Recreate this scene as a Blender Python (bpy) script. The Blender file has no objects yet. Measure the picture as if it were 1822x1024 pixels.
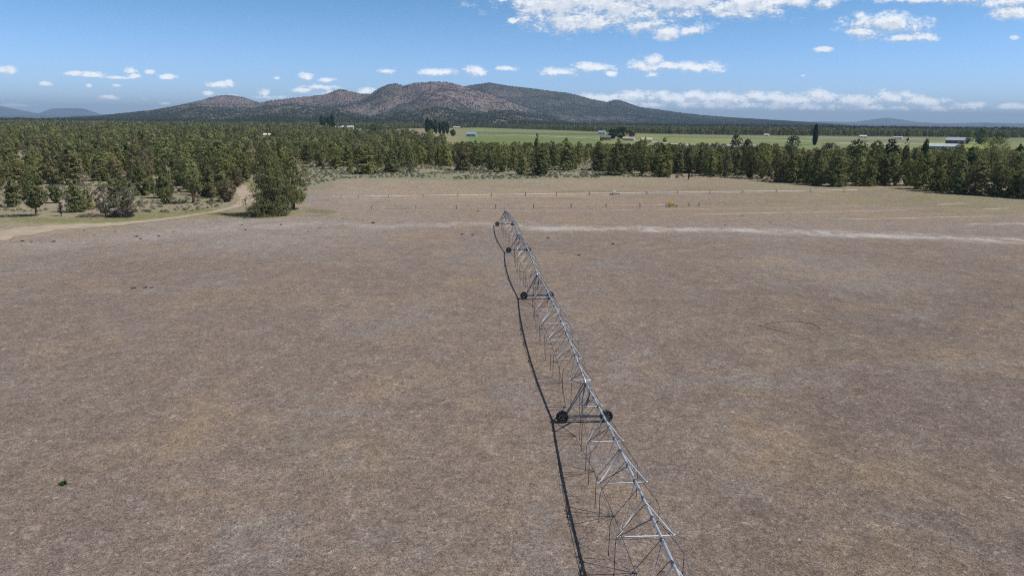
import bpy, math, random
import numpy as np
from mathutils import Vector, Matrix

S = bpy.context.scene
COL = S.collection
PI = math.pi

# ------------------------------------------------------------------ camera
FPX = 1215.0            # focal length in photo pixels (1822 wide)
CAM_H = 27.0
PITCH = math.atan((512 - 214) / FPX)
ROLL = math.radians(0.55)
cF = np.array([0, math.cos(PITCH), -math.sin(PITCH)])
cU0 = np.array([0, math.sin(PITCH), math.cos(PITCH)])
cR0 = np.array([1.0, 0, 0])
cR = math.cos(ROLL) * cR0 + math.sin(ROLL) * cU0
cU = -math.sin(ROLL) * cR0 + math.cos(ROLL) * cU0
cam = bpy.data.cameras.new('camera')
cam.sensor_width = 36
cam.lens = 36 * FPX / 1822
cam.clip_start = 0.5
cam.clip_end = 200000
cam_ob = bpy.data.objects.new('camera', cam)
COL.objects.link(cam_ob)
cam_ob.matrix_world = Matrix(((cR[0], cU[0], -cF[0], 0), (cR[1], cU[1], -cF[1], 0),
                              (cR[2], cU[2], -cF[2], CAM_H), (0, 0, 0, 1)))
S.camera = cam_ob


def ray(px, py):
    return cF + (px - 911) / FPX * cR + (512 - py) / FPX * cU


def G(px, py, z=0.0):
    d = ray(px, py)
    t = (z - CAM_H) / d[2]
    return d[0] * t, d[1] * t


def proj(x, y, z):
    x = np.asarray(x, float); y = np.asarray(y, float); z = np.asarray(z, float) - CAM_H
    dF = x * cF[0] + y * cF[1] + z * cF[2]
    dR = x * cR[0] + y * cR[1] + z * cR[2]
    dU = x * cU[0] + y * cU[1] + z * cU[2]
    dF = np.where(dF > 0.01, dF, 0.01)
    return 911 + FPX * dR / dF, 512 - FPX * dU / dF


def hor(px):
    return 214 + (px - 911) * math.tan(ROLL)


# ------------------------------------------------------------------ sun, exposure
SUN_EL = math.radians(52.5)
SUN_AZ = math.radians(-5)          # measured from +X towards +Y
sdir = Vector((math.cos(SUN_EL) * math.cos(SUN_AZ), math.cos(SUN_EL) * math.sin(SUN_AZ), math.sin(SUN_EL)))
sl = bpy.data.lights.new('sun', 'SUN')
sl.energy = 4.2
sl.angle = math.radians(0.53)
sl.color = (1.0, 0.95, 0.88)
so = bpy.data.objects.new('sun', sl)
COL.objects.link(so)
so.rotation_euler = sdir.to_track_quat('Z', 'Y').to_euler()
S.view_settings.view_transform = 'Standard'
S.view_settings.look = 'None'
S.view_settings.gamma = 1
S.view_settings.use_curve_mapping = False
S.view_settings.exposure = 0.0
S.cycles.use_denoising = False
S.cycles.filter_width = 1.1

# ------------------------------------------------------------------ world
world = bpy.data.worlds.new('World')
S.world = world
world.use_nodes = True
world.cycles.sampling_method = 'MANUAL'
world.cycles.sample_map_resolution = 512
wt = world.node_tree
wt.nodes.clear()


class NG:
    """tiny helper to write node graphs"""
    def __init__(s, tree):
        s.t = tree

    def n(s, kind, **kw):
        nd = s.t.nodes.new(kind)
        for k, v in kw.items():
            setattr(nd, k, v)
        return nd

    def link(s, a, b):
        s.t.links.new(a, b)

    def m(s, op, a, b=None, c=None, clamp=False):
        nd = s.t.nodes.new('ShaderNodeMath')
        nd.operation = op
        nd.use_clamp = clamp
        for i, v in enumerate((a, b, c)):
            if v is None:
                continue
            if isinstance(v, (int, float)):
                nd.inputs[i].default_value = v
            else:
                s.t.links.new(v, nd.inputs[i])
        return nd.outputs[0]

    def vm(s, op, a, b=None, out=0):
        nd = s.t.nodes.new('ShaderNodeVectorMath')
        nd.operation = op
        for i, v in enumerate((a, b)):
            if v is None:
                continue
            if isinstance(v, (tuple, list)):
                nd.inputs[i].default_value = v
            else:
                s.t.links.new(v, nd.inputs[i])
        return nd.outputs[out]

    def mr(s, v, a, b, c, d, smooth=False):
        nd = s.t.nodes.new('ShaderNodeMapRange')
        nd.interpolation_type = 'SMOOTHSTEP' if smooth else 'LINEAR'
        s.t.links.new(v, nd.inputs[0])
        for i, x in enumerate((a, b, c, d)):
            nd.inputs[i + 1].default_value = x
        return nd.outputs[0]

    def noise(s, vec, scale, detail=2, rough=0.5, dist=0.0):
        nd = s.t.nodes.new('ShaderNodeTexNoise')
        nd.inputs['Scale'].default_value = scale
        nd.inputs['Detail'].default_value = detail
        nd.inputs['Roughness'].default_value = rough
        nd.inputs['Distortion'].default_value = dist
        if vec is not None:
            s.t.links.new(vec, nd.inputs['Vector'])
        return nd.outputs[0]

    def n_noise_vec(s, vec):
        nd = s.t.nodes.new('ShaderNodeTexNoise')
        nd.inputs['Scale'].default_value = 2.5
        nd.inputs['Detail'].default_value = 4
        s.t.links.new(vec, nd.inputs['Vector'])
        return nd.outputs[1]

    def mix(s, f, a, b, blend='MIX'):
        nd = s.t.nodes.new('ShaderNodeMix')
        nd.data_type = 'RGBA'
        nd.blend_type = blend
        for i, v in ((0, f), (6, a), (7, b)):
            if isinstance(v, (int, float)):
                nd.inputs[i].default_value = v
            elif isinstance(v, tuple):
                nd.inputs[i].default_value = (*v, 1) if len(v) == 3 else v
            else:
                s.t.links.new(v, nd.inputs[i])
        return nd.outputs[2]


# clouds: px, py, half width, half height, strength
CLOUDS = [
 (1010,2,100,34,1),(1000,36,66,20,1),(1090,12,110,34,1),(1055,42,60,14,.9),(1150,46,50,12,.8),(1182,57,30,12,1),(1232,55,26,10,1),
 (1200,8,80,20,1),(1240,-2,60,24,1),(1330,8,90,22,1),(1410,2,90,12,.9),(1290,24,60,8,.8),(1640,0,110,7,.8),(1700,-4,120,8,.8),
 (1790,3,50,12,1),(1798,22,36,12,1),(950,8,48,18,1),(911,37,10,5,.9),(1130,-20,260,34,1),
 (1572,43,66,16,1),(1600,40,38,15,1),(1532,56,34,10,1),(1622,68,40,7,1),(1640,66,24,7,1),(1530,27,18,7,.8),(1467,88,15,5,1),
 (1805,67,9,4,.8),(1430,135,8,3,.7),
 (1000,129,36,8,1),(1058,120,34,7,1),(1085,131,14,5,.9),(1150,120,36,10,1),(1163,108,20,9,1),(1160,133,14,5,1),(1240,119,56,8,1),(1195,117,40,7,1),
 (903,121,22,4,.9),(845,126,19,8,1),(782,128,33,6,1),(688,127,15,4,.9),(545,137,11,6,1),(582,142,17,4,.9),(493,139,8,3,.8),
 (565,154,48,5,.8),(538,160,24,5,.9),(590,166,34,4,.9),(655,162,20,6,1),
 (388,150,26,5,1),(406,146,8,4,1),(371,165,10,4,.9),(472,166,11,7,.9),(480,173,34,4,.7),(410,170,30,3,.7),
 (8,124,18,7,1),(235,126,14,6,1),(240,134,14,5,1),(263,128,11,4,1),(297,137,17,4,.9),(166,133,20,5,1),(128,131,20,4,.9),(205,138,34,3,.8),
 (84,149,12,4,.9),(158,152,8,4,.8),(206,152,12,3,.7),(192,173,15,4,1),(296,184,11,3,1),(256,175,10,2,.7),
 (30,187,60,4,.7),(340,183,8,3,.5),
 (1075,175,42,8,1),(1125,172,36,9,1),(1188,176,50,10,1),(1240,171,30,9,1),(1290,173,48,11,1),(1345,169,30,10,1),(1372,172,22,9,1),(1405,177,50,10,1),
 (1466,174,34,11,1),(1520,180,48,9,1),(1592,175,36,11,1),(1642,182,44,9,1),(1722,187,34,6,1),(1800,190,26,5,1),
 (1110,186,46,9,.8),(1165,186,46,9,.8),(1220,187,46,9,.8),(1275,187,46,9,.8),(1330,188,46,9,.8),(1385,189,46,9,.8),(1440,189,46,9,.8),(1495,190,46,9,.8),(1550,191,46,7,.8),(1605,191,46,7,.8),(1660,192,46,7,.8),(1715,192,46,7,.8)]


def cover_group(name, blobs):
    """node group: direction (u,v) -> cloud cover made by the listed clouds"""
    grp = bpy.data.node_groups.new(name, 'ShaderNodeTree')
    grp.interface.new_socket('uv', in_out='INPUT', socket_type='NodeSocketVector')
    grp.interface.new_socket('cover', in_out='OUTPUT', socket_type='NodeSocketFloat')
    g = NG(grp)
    gi = g.n('NodeGroupInput')
    go = g.n('NodeGroupOutput')
    sp = g.n('ShaderNodeSeparateXYZ')
    g.link(gi.outputs[0], sp.inputs[0])
    acc = None
    for (u0, v0, a, b, s) in blobs:
        # the running maximum travels in z so that the blobs are evaluated one after another
        cb = g.n('ShaderNodeCombineXYZ')
        g.link(sp.outputs[0], cb.inputs[0])
        g.link(sp.outputs[1], cb.inputs[1])
        if acc is not None:
            g.link(acc, cb.inputs[2])
        mp = g.n('ShaderNodeMapping')
        mp.vector_type = 'POINT'
        mp.inputs['Location'].default_value = (-u0 / a, -v0 / b, 0)
        mp.inputs['Scale'].default_value = (1 / a, 1 / b, 0)
        g.link(cb.outputs[0], mp.inputs[0])
        l = g.vm('LENGTH', mp.outputs[0], out=1)
        f = g.m('SUBTRACT', s, l)
        acc = g.m('MAXIMUM', f, -9.0 if acc is None else acc)
    st = g.vm('MULTIPLY', gi.outputs[0], (1.0, 1.7, 1.0))
    n1 = g.noise(st, 34, 8, 0.60, 0.15)
    n1 = g.mr(n1, 0.28, 0.72, -0.62, 0.62)
    n2 = g.noise(st, 190, 5, 0.65, 0.1)
    n2 = g.mr(n2, 0.28, 0.72, -0.26, 0.26)
    tot = g.m('ADD', g.m('ADD', acc, n1), n2)
    tot = g.m('ADD', tot, 0.10)
    # nothing far from every listed cloud
    near = g.mr(acc, -0.75, -0.25, 0, 1, True)
    cov = g.mr(tot, -0.18, 0.85, 0, 1, True)
    g.link(g.m('MULTIPLY', cov, near), go.inputs[0])
    return grp


def build_world():
    w = NG(wt)
    out = w.n('ShaderNodeOutputWorld')
    sky = w.n('ShaderNodeTexSky', sky_type='NISHITA')
    sky.sun_disc = False
    sky.sun_elevation = SUN_EL
    sky.sun_rotation = math.radians(90) - SUN_AZ
    sky.altitude = 900
    sky.air_density = 1.0
    sky.dust_density = 0.35
    sky.ozone_density = 2.0
    tc = w.n('ShaderNodeTexCoord')
    sep = w.n('ShaderNodeSeparateXYZ')
    w.link(tc.outputs['Generated'], sep.inputs[0])
    y = w.m('MAXIMUM', sep.outputs[1], 0.05)
    cx = w.n('ShaderNodeCombineXYZ')
    U = w.m('DIVIDE', sep.outputs[0], y)
    Vv = w.m('DIVIDE', sep.outputs[2], y)
    w.link(U, cx.inputs[0])
    w.link(Vv, cx.inputs[1])
    uv = cx.outputs[0]
    el = w.mr(sep.outputs[2], 0.0, 0.22, 0, 1, True)
    tint = w.mix(1.0, sky.outputs[0], w.mix(w.mr(sep.outputs[2], 0.25, 0.6, 0, 1, True), w.mix(el, (0.96, 1.20, 1.80), (0.55, 0.91, 1.11)), (1.05, 0.76, 0.50)), 'MULTIPLY')

    def bg(col):
        b = w.n('ShaderNodeBackground')
        b.inputs[1].default_value = 0.098
        w.link(col, b.inputs[0])
        return b.outputs[0]
    last = bg(tint)
    blobs = []
    for (px, py, a, b, s) in CLOUDS:
        d = ray(px, py)
        blobs.append((d[0] / d[1], d[2] / d[1], a / FPX * 1.12 / d[1], b / FPX * 1.2 / d[1], s))
    ue = [-2.0, -.50, -.34, -.20, -.02, .10, .22, .34, .48, .62, 2.0]
    ve = [-.02, .043, .072, .11, .6]
    for i in range(len(ue) - 1):
        for j in range(len(ve) - 1):
            u0, u1, v0, v1 = ue[i], ue[i + 1], ve[j], ve[j + 1]
            inside = [q for q in blobs if q[0] + 1.85 * q[2] > u0 and q[0] - 1.85 * q[2] < u1 + .003 and q[1] + 1.85 * q[3] > v0 and q[1] - 1.85 * q[3] < v1 + .0066]
            if not inside:
                continue
            grp = cover_group('cloud_cover', inside)
            g1 = w.n('ShaderNodeGroup'); g1.node_tree = grp
            g2 = w.n('ShaderNodeGroup'); g2.node_tree = grp
            w.link(uv, g1.inputs[0])
            w.link(w.vm('ADD', uv, (0.003, 0.0065, 0)), g2.inputs[0])
            shade = w.m('SUBTRACT', g1.outputs[0], w.m('MULTIPLY', g2.outputs[0], 0.95))
            nz = w.noise(uv, 60, 6, 0.6)
            sh = w.m('ADD', w.mr(shade, -0.25, 0.40, 0.10, 1.0), w.mr(nz, 0.3, 0.7, -0.34, 0.34), clamp=True)
            ccol = w.mix(sh, (5.0, 6.0, 7.6), (10.6, 10.8, 11.0))
            ccol = w.mix(1.0, ccol, w.mr(Vv, 0.02, 0.09, 1.45, 1.0), 'MULTIPLY')
            c = bg(w.mix(w.m('MULTIPLY', g1.outputs[0], 0.94), tint, ccol))
            m1 = w.m('MULTIPLY', w.m('GREATER_THAN', U, u0), w.m('LESS_THAN', U, u1))
            m2 = w.m('MULTIPLY', w.m('GREATER_THAN', Vv, v0), w.m('LESS_THAN', Vv, v1))
            m3 = w.m('MULTIPLY', w.m('MULTIPLY', m1, m2), w.m('GREATER_THAN', sep.outputs[1], 0.06))
            ms = w.n('ShaderNodeMixShader')
            w.link(m3, ms.inputs[0])
            w.link(last, ms.inputs[1])
            w.link(c, ms.inputs[2])
            last = ms.outputs[0]
    w.link(last, out.inputs[0])


build_world()

# ------------------------------------------------------------------ generic helpers
rng = np.random.default_rng(11)


def lattice(ix, iy, seed):
    h = (ix.astype(np.int64) * 374761393 + iy.astype(np.int64) * 668265263 + seed * 1442695041) & 0x7fffffff
    h = ((h ^ (h >> 13)) * 1274126177) & 0x7fffffff
    h = h ^ (h >> 16)
    return (h & 0xffff) / 65535.0


def vnoise(x, y, seed=0):
    x = np.asarray(x, float); y = np.asarray(y, float)
    ix = np.floor(x); iy = np.floor(y)
    fx = x - ix; fy = y - iy
    fx = fx * fx * (3 - 2 * fx); fy = fy * fy * (3 - 2 * fy)
    a = lattice(ix, iy, seed); b = lattice(ix + 1, iy, seed)
    c = lattice(ix, iy + 1, seed); d = lattice(ix + 1, iy + 1, seed)
    return (a * (1 - fx) + b * fx) * (1 - fy) + (c * (1 - fx) + d * fx) * fy


def fbm(x, y, seed=0, oct=4, gain=0.5):
    s = 0; a = 1; t = 0
    for i in range(oct):
        s = s + a * vnoise(x * 2 ** i, y * 2 ** i, seed + i * 17)
        t += a
        a *= gain
    return s / t


def sstep(a, b, x):
    t = np.clip((x - a) / (b - a), 0, 1)
    return t * t * (3 - 2 * t)


def mesh_from(name, V, faces, mats=(), fm=None, smooth=False):
    """V (n,3) array; faces: (m,k) array or list of arrays"""
    me = bpy.data.meshes.new(name)
    if not isinstance(faces, (list, tuple)):
        faces = [faces]
    faces = [np.asarray(f, np.int32) for f in faces if len(f)]
    nl = sum(f.size for f in faces)
    nf = sum(len(f) for f in faces)
    me.vertices.add(len(V))
    me.vertices.foreach_set('co', np.asarray(V, np.float32).ravel())
    me.loops.add(nl)
    me.loops.foreach_set('vertex_index', np.concatenate([f.ravel() for f in faces]))
    me.polygons.add(nf)
    tot = np.concatenate([np.full(len(f), f.shape[1], np.int32) for f in faces])
    st = np.zeros(nf, np.int32)
    st[1:] = np.cumsum(tot)[:-1]
    me.polygons.foreach_set('loop_start', st)
    me.polygons.foreach_set('loop_total', tot)
    for m in mats:
        me.materials.append(m)
    if fm is not None:
        me.polygons.foreach_set('material_index', np.asarray(fm, np.int32))
    me.polygons.foreach_set('use_smooth', np.full(nf, bool(smooth)))
    me.update(calc_edges=True)
    me.validate()
    return me


def link(name, me, parent=None, loc=(0, 0, 0)):
    o = bpy.data.objects.new(name, me)
    COL.objects.link(o)
    o.location = loc
    if parent:
        o.parent = parent
    return o


def tag(o, label=None, cat=None, group=None, kind=None):
    if label: o['label'] = label
    if cat: o['category'] = cat
    if group: o['group'] = group
    if kind: o['kind'] = kind
    return o


def empty(name, loc=(0, 0, 0), rz=0.0):
    o = link(name, None, None, loc)
    o.rotation_euler = (0, 0, rz)
    o.empty_display_size = 0.5
    return o


class MB:
    """collects boxes, bars and tubes into one mesh"""
    def __init__(s):
        s.v = []; s.f3 = []; s.f4 = []; s.m3 = []; s.m4 = []; s.n = 0

    def add(s, V, F, mat=0):
        V = np.asarray(V, float)
        s.v.append(V)
        for f in F:
            if len(f) == 4:
                s.f4.append([i + s.n for i in f]); s.m4.append(mat)
            elif len(f) == 3:
                s.f3.append([i + s.n for i in f]); s.m3.append(mat)
            else:
                for k in range(1, len(f) - 1):
                    s.f3.append([f[0] + s.n, f[k] + s.n, f[k + 1] + s.n]); s.m3.append(mat)
        s.n += len(V)

    def box(s, c, size, mat=0, rz=0.0):
        x, y, z = [q / 2 for q in size]
        V = np.array([[-x,-y,-z],[x,-y,-z],[x,y,-z],[-x,y,-z],[-x,-y,z],[x,-y,z],[x,y,z],[-x,y,z]])
        cr, sr = math.cos(rz), math.sin(rz)
        V = np.c_[V[:,0]*cr - V[:,1]*sr, V[:,0]*sr + V[:,1]*cr, V[:,2]] + np.array(c)
        s.add(V, [[0,3,2,1],[4,5,6,7],[0,1,5,4],[1,2,6,5],[2,3,7,6],[3,0,4,7]], mat)

    def tube(s, pts, r, n=6, mat=0, caps=True):
        pts = [np.array(p, float) for p in pts]
        rs = r if isinstance(r, (list, tuple, np.ndarray)) else [r] * len(pts)
        V = []
        up = None
        for i, p in enumerate(pts):
            d = pts[min(i + 1, len(pts) - 1)] - pts[max(i - 1, 0)]
            d = d / (np.linalg.norm(d) + 1e-9)
            ref = np.array([0, 0, 1.0]) if abs(d[2]) < 0.9 else np.array([1.0, 0, 0])
            a = np.cross(d, ref) if up is None else np.cross(d, up)
            if np.linalg.norm(a) < 1e-4:
                a = np.cross(d, ref)
            a /= np.linalg.norm(a)
            b = np.cross(d, a) * -1
            up = b
            for k in range(n):
                t = 2 * PI * k / n
                V.append(p + rs[i] * (math.cos(t) * a + math.sin(t) * b))
        F = []
        for i in range(len(pts) - 1):
            for k in range(n):
                k2 = (k + 1) % n
                F.append([i*n + k, i*n + k2, (i+1)*n + k2, (i+1)*n + k])
        if caps:
            F.append(list(range(n))[::-1])
            F.append([(len(pts)-1)*n + k for k in range(n)])
        s.add(V, F, mat)

    def mesh(s, name, mats, smooth=False):
        V = np.concatenate(s.v)
        fs = []; fm = []
        if s.f4: fs.append(np.array(s.f4)); fm += s.m4
        if s.f3: fs.append(np.array(s.f3)); fm += s.m3
        return mesh_from(name, V, fs, mats if isinstance(mats, (list, tuple)) else [mats], fm, smooth)

    def build(s, name, mats, parent=None, loc=(0, 0, 0), smooth=False):
        return link(name, s.mesh(name, mats, smooth), parent, loc)


def pbsdf(mat):
    mat.use_nodes = True
    return mat.node_tree.nodes['Principled BSDF']


def simple_mat(name, col, rough=0.6, metal=0.0, var=0.15, scale=3.0, bump=0.0):
    m = bpy.data.materials.new(name)
    b = pbsdf(m)
    g = NG(m.node_tree)
    tc = g.n('ShaderNodeTexCoord')
    n = g.noise(tc.outputs['Object'], scale, 4, 0.6)
    k = g.mr(n, 0.3, 0.7, 1 - var, 1 + var)
    g.link(g.mix(1.0, (*col, 1), k, 'MULTIPLY'), b.inputs['Base Color'])
    g.link(g.mr(n, 0.3, 0.7, max(0.05, rough - 0.1), min(1, rough + 0.1)), b.inputs['Roughness'])
    b.inputs['Metallic'].default_value = metal
    if bump:
        bp = g.n('ShaderNodeBump')
        bp.inputs['Strength'].default_value = bump
        g.link(n, bp.inputs['Height'])
        g.link(bp.outputs[0], b.inputs['Normal'])
    return m


def leaf_mat(name, dark, light, odd, rand=0.5, trans=0.35):
    """foliage: tint attribute picks between two greens, some trees lean to a third colour"""
    m = bpy.data.materials.new(name)
    m.use_nodes = True
    t = m.node_tree
    t.nodes.clear()
    g = NG(t)
    out = g.n('ShaderNodeOutputMaterial')
    at = g.n('ShaderNodeAttribute'); at.attribute_name = 'tint'
    oi = g.n('ShaderNodeObjectInfo')
    c = g.mix(at.outputs['Fac'], dark, light)
    r = oi.outputs['Random']
    k = g.m('MULTIPLY', g.mr(r, 0.72, 1.0, 0, 1), rand)
    c = g.mix(k, c, odd)
    r2 = g.m('FRACT', g.m('MULTIPLY', r, 17.3))
    c = g.mix(1.0, c, g.mr(r2, 0, 1, 0.7, 1.3), 'MULTIPLY')
    d = g.n('ShaderNodeBsdfDiffuse')
    tr = g.n('ShaderNodeBsdfTranslucent')
    g.link(c, d.inputs[0])
    g.link(c, tr.inputs[0])
    ms = g.n('ShaderNodeMixShader')
    ms.inputs[0].default_value = trans
    g.link(d.outputs[0], ms.inputs[1])
    g.link(tr.outputs[0], ms.inputs[2])
    g.link(ms.outputs[0], out.inputs[0])
    return m


M = {}
M['steel'] = simple_mat('galvanised_steel', (0.66, 0.69, 0.73), 0.36, 0.55, 0.15, 2.0)
M['steel_sunlit'] = simple_mat('sunlit_strut_steel', (0.78, 0.79, 0.80), 0.5, 0.15, 0.12, 2.0)  # sunlit look of the truss struts put into a lighter steel colour
M['steel_dark'] = simple_mat('weathered_and_shaded_steel', (0.20, 0.22, 0.26), 0.5, 0.5, 0.25, 2.0)  # dark fittings and towers; also the shaded truss struts, their shade in the colour
M['rod'] = simple_mat('rod_steel', (0.30, 0.32, 0.36), 0.5, 0.5, 0.2, 2.0)
M['rubber'] = simple_mat('tyre_rubber', (0.022, 0.022, 0.024), 0.85, 0, 0.3, 6.0, 0.3)
M['rim'] = simple_mat('wheel_rim', (0.10, 0.11, 0.12), 0.5, 0.5, 0.3, 6.0)
M['hose'] = simple_mat('black_hose', (0.03, 0.03, 0.032), 0.6, 0, 0.2, 6.0)
M['white_box'] = simple_mat('white_enamel', (0.72, 0.73, 0.72), 0.4, 0, 0.08, 2.0)
M['alu'] = simple_mat('aluminium_pipe', (0.62, 0.57, 0.48), 0.55, 0.1, 0.12, 0.6)
M['alu_bright'] = simple_mat('bright_aluminium_pipe', (0.88, 0.82, 0.70), 0.6, 0.0, 0.10, 0.6)
M['old_iron'] = simple_mat('old_iron', (0.15, 0.10, 0.08), 0.75, 0.3, 0.3, 5.0)
M['yellow'] = simple_mat('yellow_paint', (0.80, 0.48, 0.03), 0.45, 0, 0.12, 3.0)
M['bark'] = simple_mat('juniper_bark', (0.16, 0.10, 0.075), 0.9, 0, 0.35, 4.0, 0.4)
M['redbark'] = simple_mat('red_bark', (0.20, 0.10, 0.065), 0.9, 0, 0.3, 4.0, 0.4)
M['greybark'] = simple_mat('grey_dead_wood', (0.19, 0.165, 0.15), 0.9, 0, 0.3, 4.0, 0.4)
M['leaf'] = leaf_mat('juniper_leaf', (0.105, 0.125, 0.056), (0.285, 0.300, 0.135), (0.30, 0.255, 0.15), 0.75)
M['leaf_light'] = leaf_mat('light_juniper_leaf', (0.135, 0.155, 0.058), (0.350, 0.355, 0.140), (0.33, 0.28, 0.15), 0.5)
M['leaf_brown'] = leaf_mat('brown_leaf', (0.14, 0.122, 0.078), (0.28, 0.245, 0.150), (0.24, 0.20, 0.12), 0.5)
M['leaf_grey'] = leaf_mat('grey_leaf', (0.15, 0.142, 0.105), (0.30, 0.285, 0.20), (0.24, 0.22, 0.17), 0.5)
M['leaf_green'] = leaf_mat('broadleaf', (0.05, 0.085, 0.028), (0.140, 0.200, 0.070), (0.14, 0.18, 0.06), 0.5)
M['leaf_silver'] = leaf_mat('silver_leaf', (0.10, 0.13, 0.085), (0.20, 0.24, 0.16), (0.2, 0.22, 0.15), 0.5)
M['leaf_dark'] = leaf_mat('poplar_leaf', (0.020, 0.040, 0.020), (0.060, 0.095, 0.040), (0.06, 0.09, 0.04), 0.3)
M['sage'] = leaf_mat('sage_leaf', (0.15, 0.165, 0.115), (0.30, 0.31, 0.215), (0.26, 0.24, 0.13), 0.6, 0.1)
M['scrub'] = leaf_mat('far_juniper_leaf', (0.040, 0.055, 0.032), (0.095, 0.115, 0.060), (0.10, 0.10, 0.07), 0.3, 0.1)
M['weed'] = leaf_mat('weed_leaf', (0.06, 0.12, 0.03), (0.12, 0.22, 0.06), (0.12, 0.22, 0.06), 0.2)
M['dryweed'] = leaf_mat('dry_weed', (0.10, 0.08, 0.06), (0.17, 0.135, 0.10), (0.07, 0.05, 0.04), 0.5, 0.1)

# ------------------------------------------------------------------ zones (drawn as outlines of real patches of land)
FIELD_EDGE = [(-900,470),(-300,440),(0,428),(80,418),(200,404),(300,391),(440,389),(500,388),(540,384),(547,336),(575,328),(612,321),
              (700,319),(850,322),(1000,320),(1200,318),(1300,319),(1400,328),(1480,331),(1600,333),(1700,343),(1822,354),(2200,385),(2900,420)]
FEX = np.array([p[0] for p in FIELD_EDGE], float)


def poly_y(poly, x):
    xs = np.array([p[0] for p in poly], float); ys = np.array([p[1] for p in poly], float)
    return np.interp(x, xs, ys)


WOOD_EDGE = [(-900,400),(-200,385),(0,372),(60,382),(100,381),(240,383),(262,356),(340,352),(400,356),(425,336),(446,318),(535,292),(600,298),
             (700,302),(760,297),(830,298),(905,303),(1000,302),(1100,310),(1200,312),(1300,314),(1400,324),(1480,330),(1600,331),(1700,341),(1822,350),(2300,392),(2900,420)]
WOOD_FAR = [(-900,0),(500,0),(530,222),(600,237),(700,247),(780,258),(860,267),(1000,272),(1300,278),(1822,285),(2900,290)]

GLADES = [(112,352,24,14),(172,276,22,14),(96,308,18,12),(238,262,16,10),(228,332,16,10),(305,300,14,9),(40,282,18,12),(150,318,14,8),(320,262,14,8),(60,255,20,7),(20,330,16,9),(400,282,12,8)]
SAND = (0.40, 0.325, 0.25)
TRACK = [(-260,440,30),(-60,422,20),(0,416,17),(60,409,13),(110,404,10),(200,399,6.0),(300,389,4.2),(345,382,3.0),(390,375,2.6),(425,365,3.2),(440,354,5.0),(438,346,6.0),(428,338,5),(432,330,3)]


def seg_dist(x, y, pts):
    d = np.full(np.shape(x), 1e9)
    for (a, b) in zip(pts[:-1], pts[1:]):
        ax, ay = a[:2]; bx, by = b[:2]
        L = (bx - ax) ** 2 + (by - ay) ** 2 + 1e-9
        t = np.clip(((x - ax) * (bx - ax) + (y - ay) * (by - ay)) / L, 0, 1)
        d = np.minimum(d, np.hypot(x - ax - t * (bx - ax), y - ay - t * (by - ay)))
    return d


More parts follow.
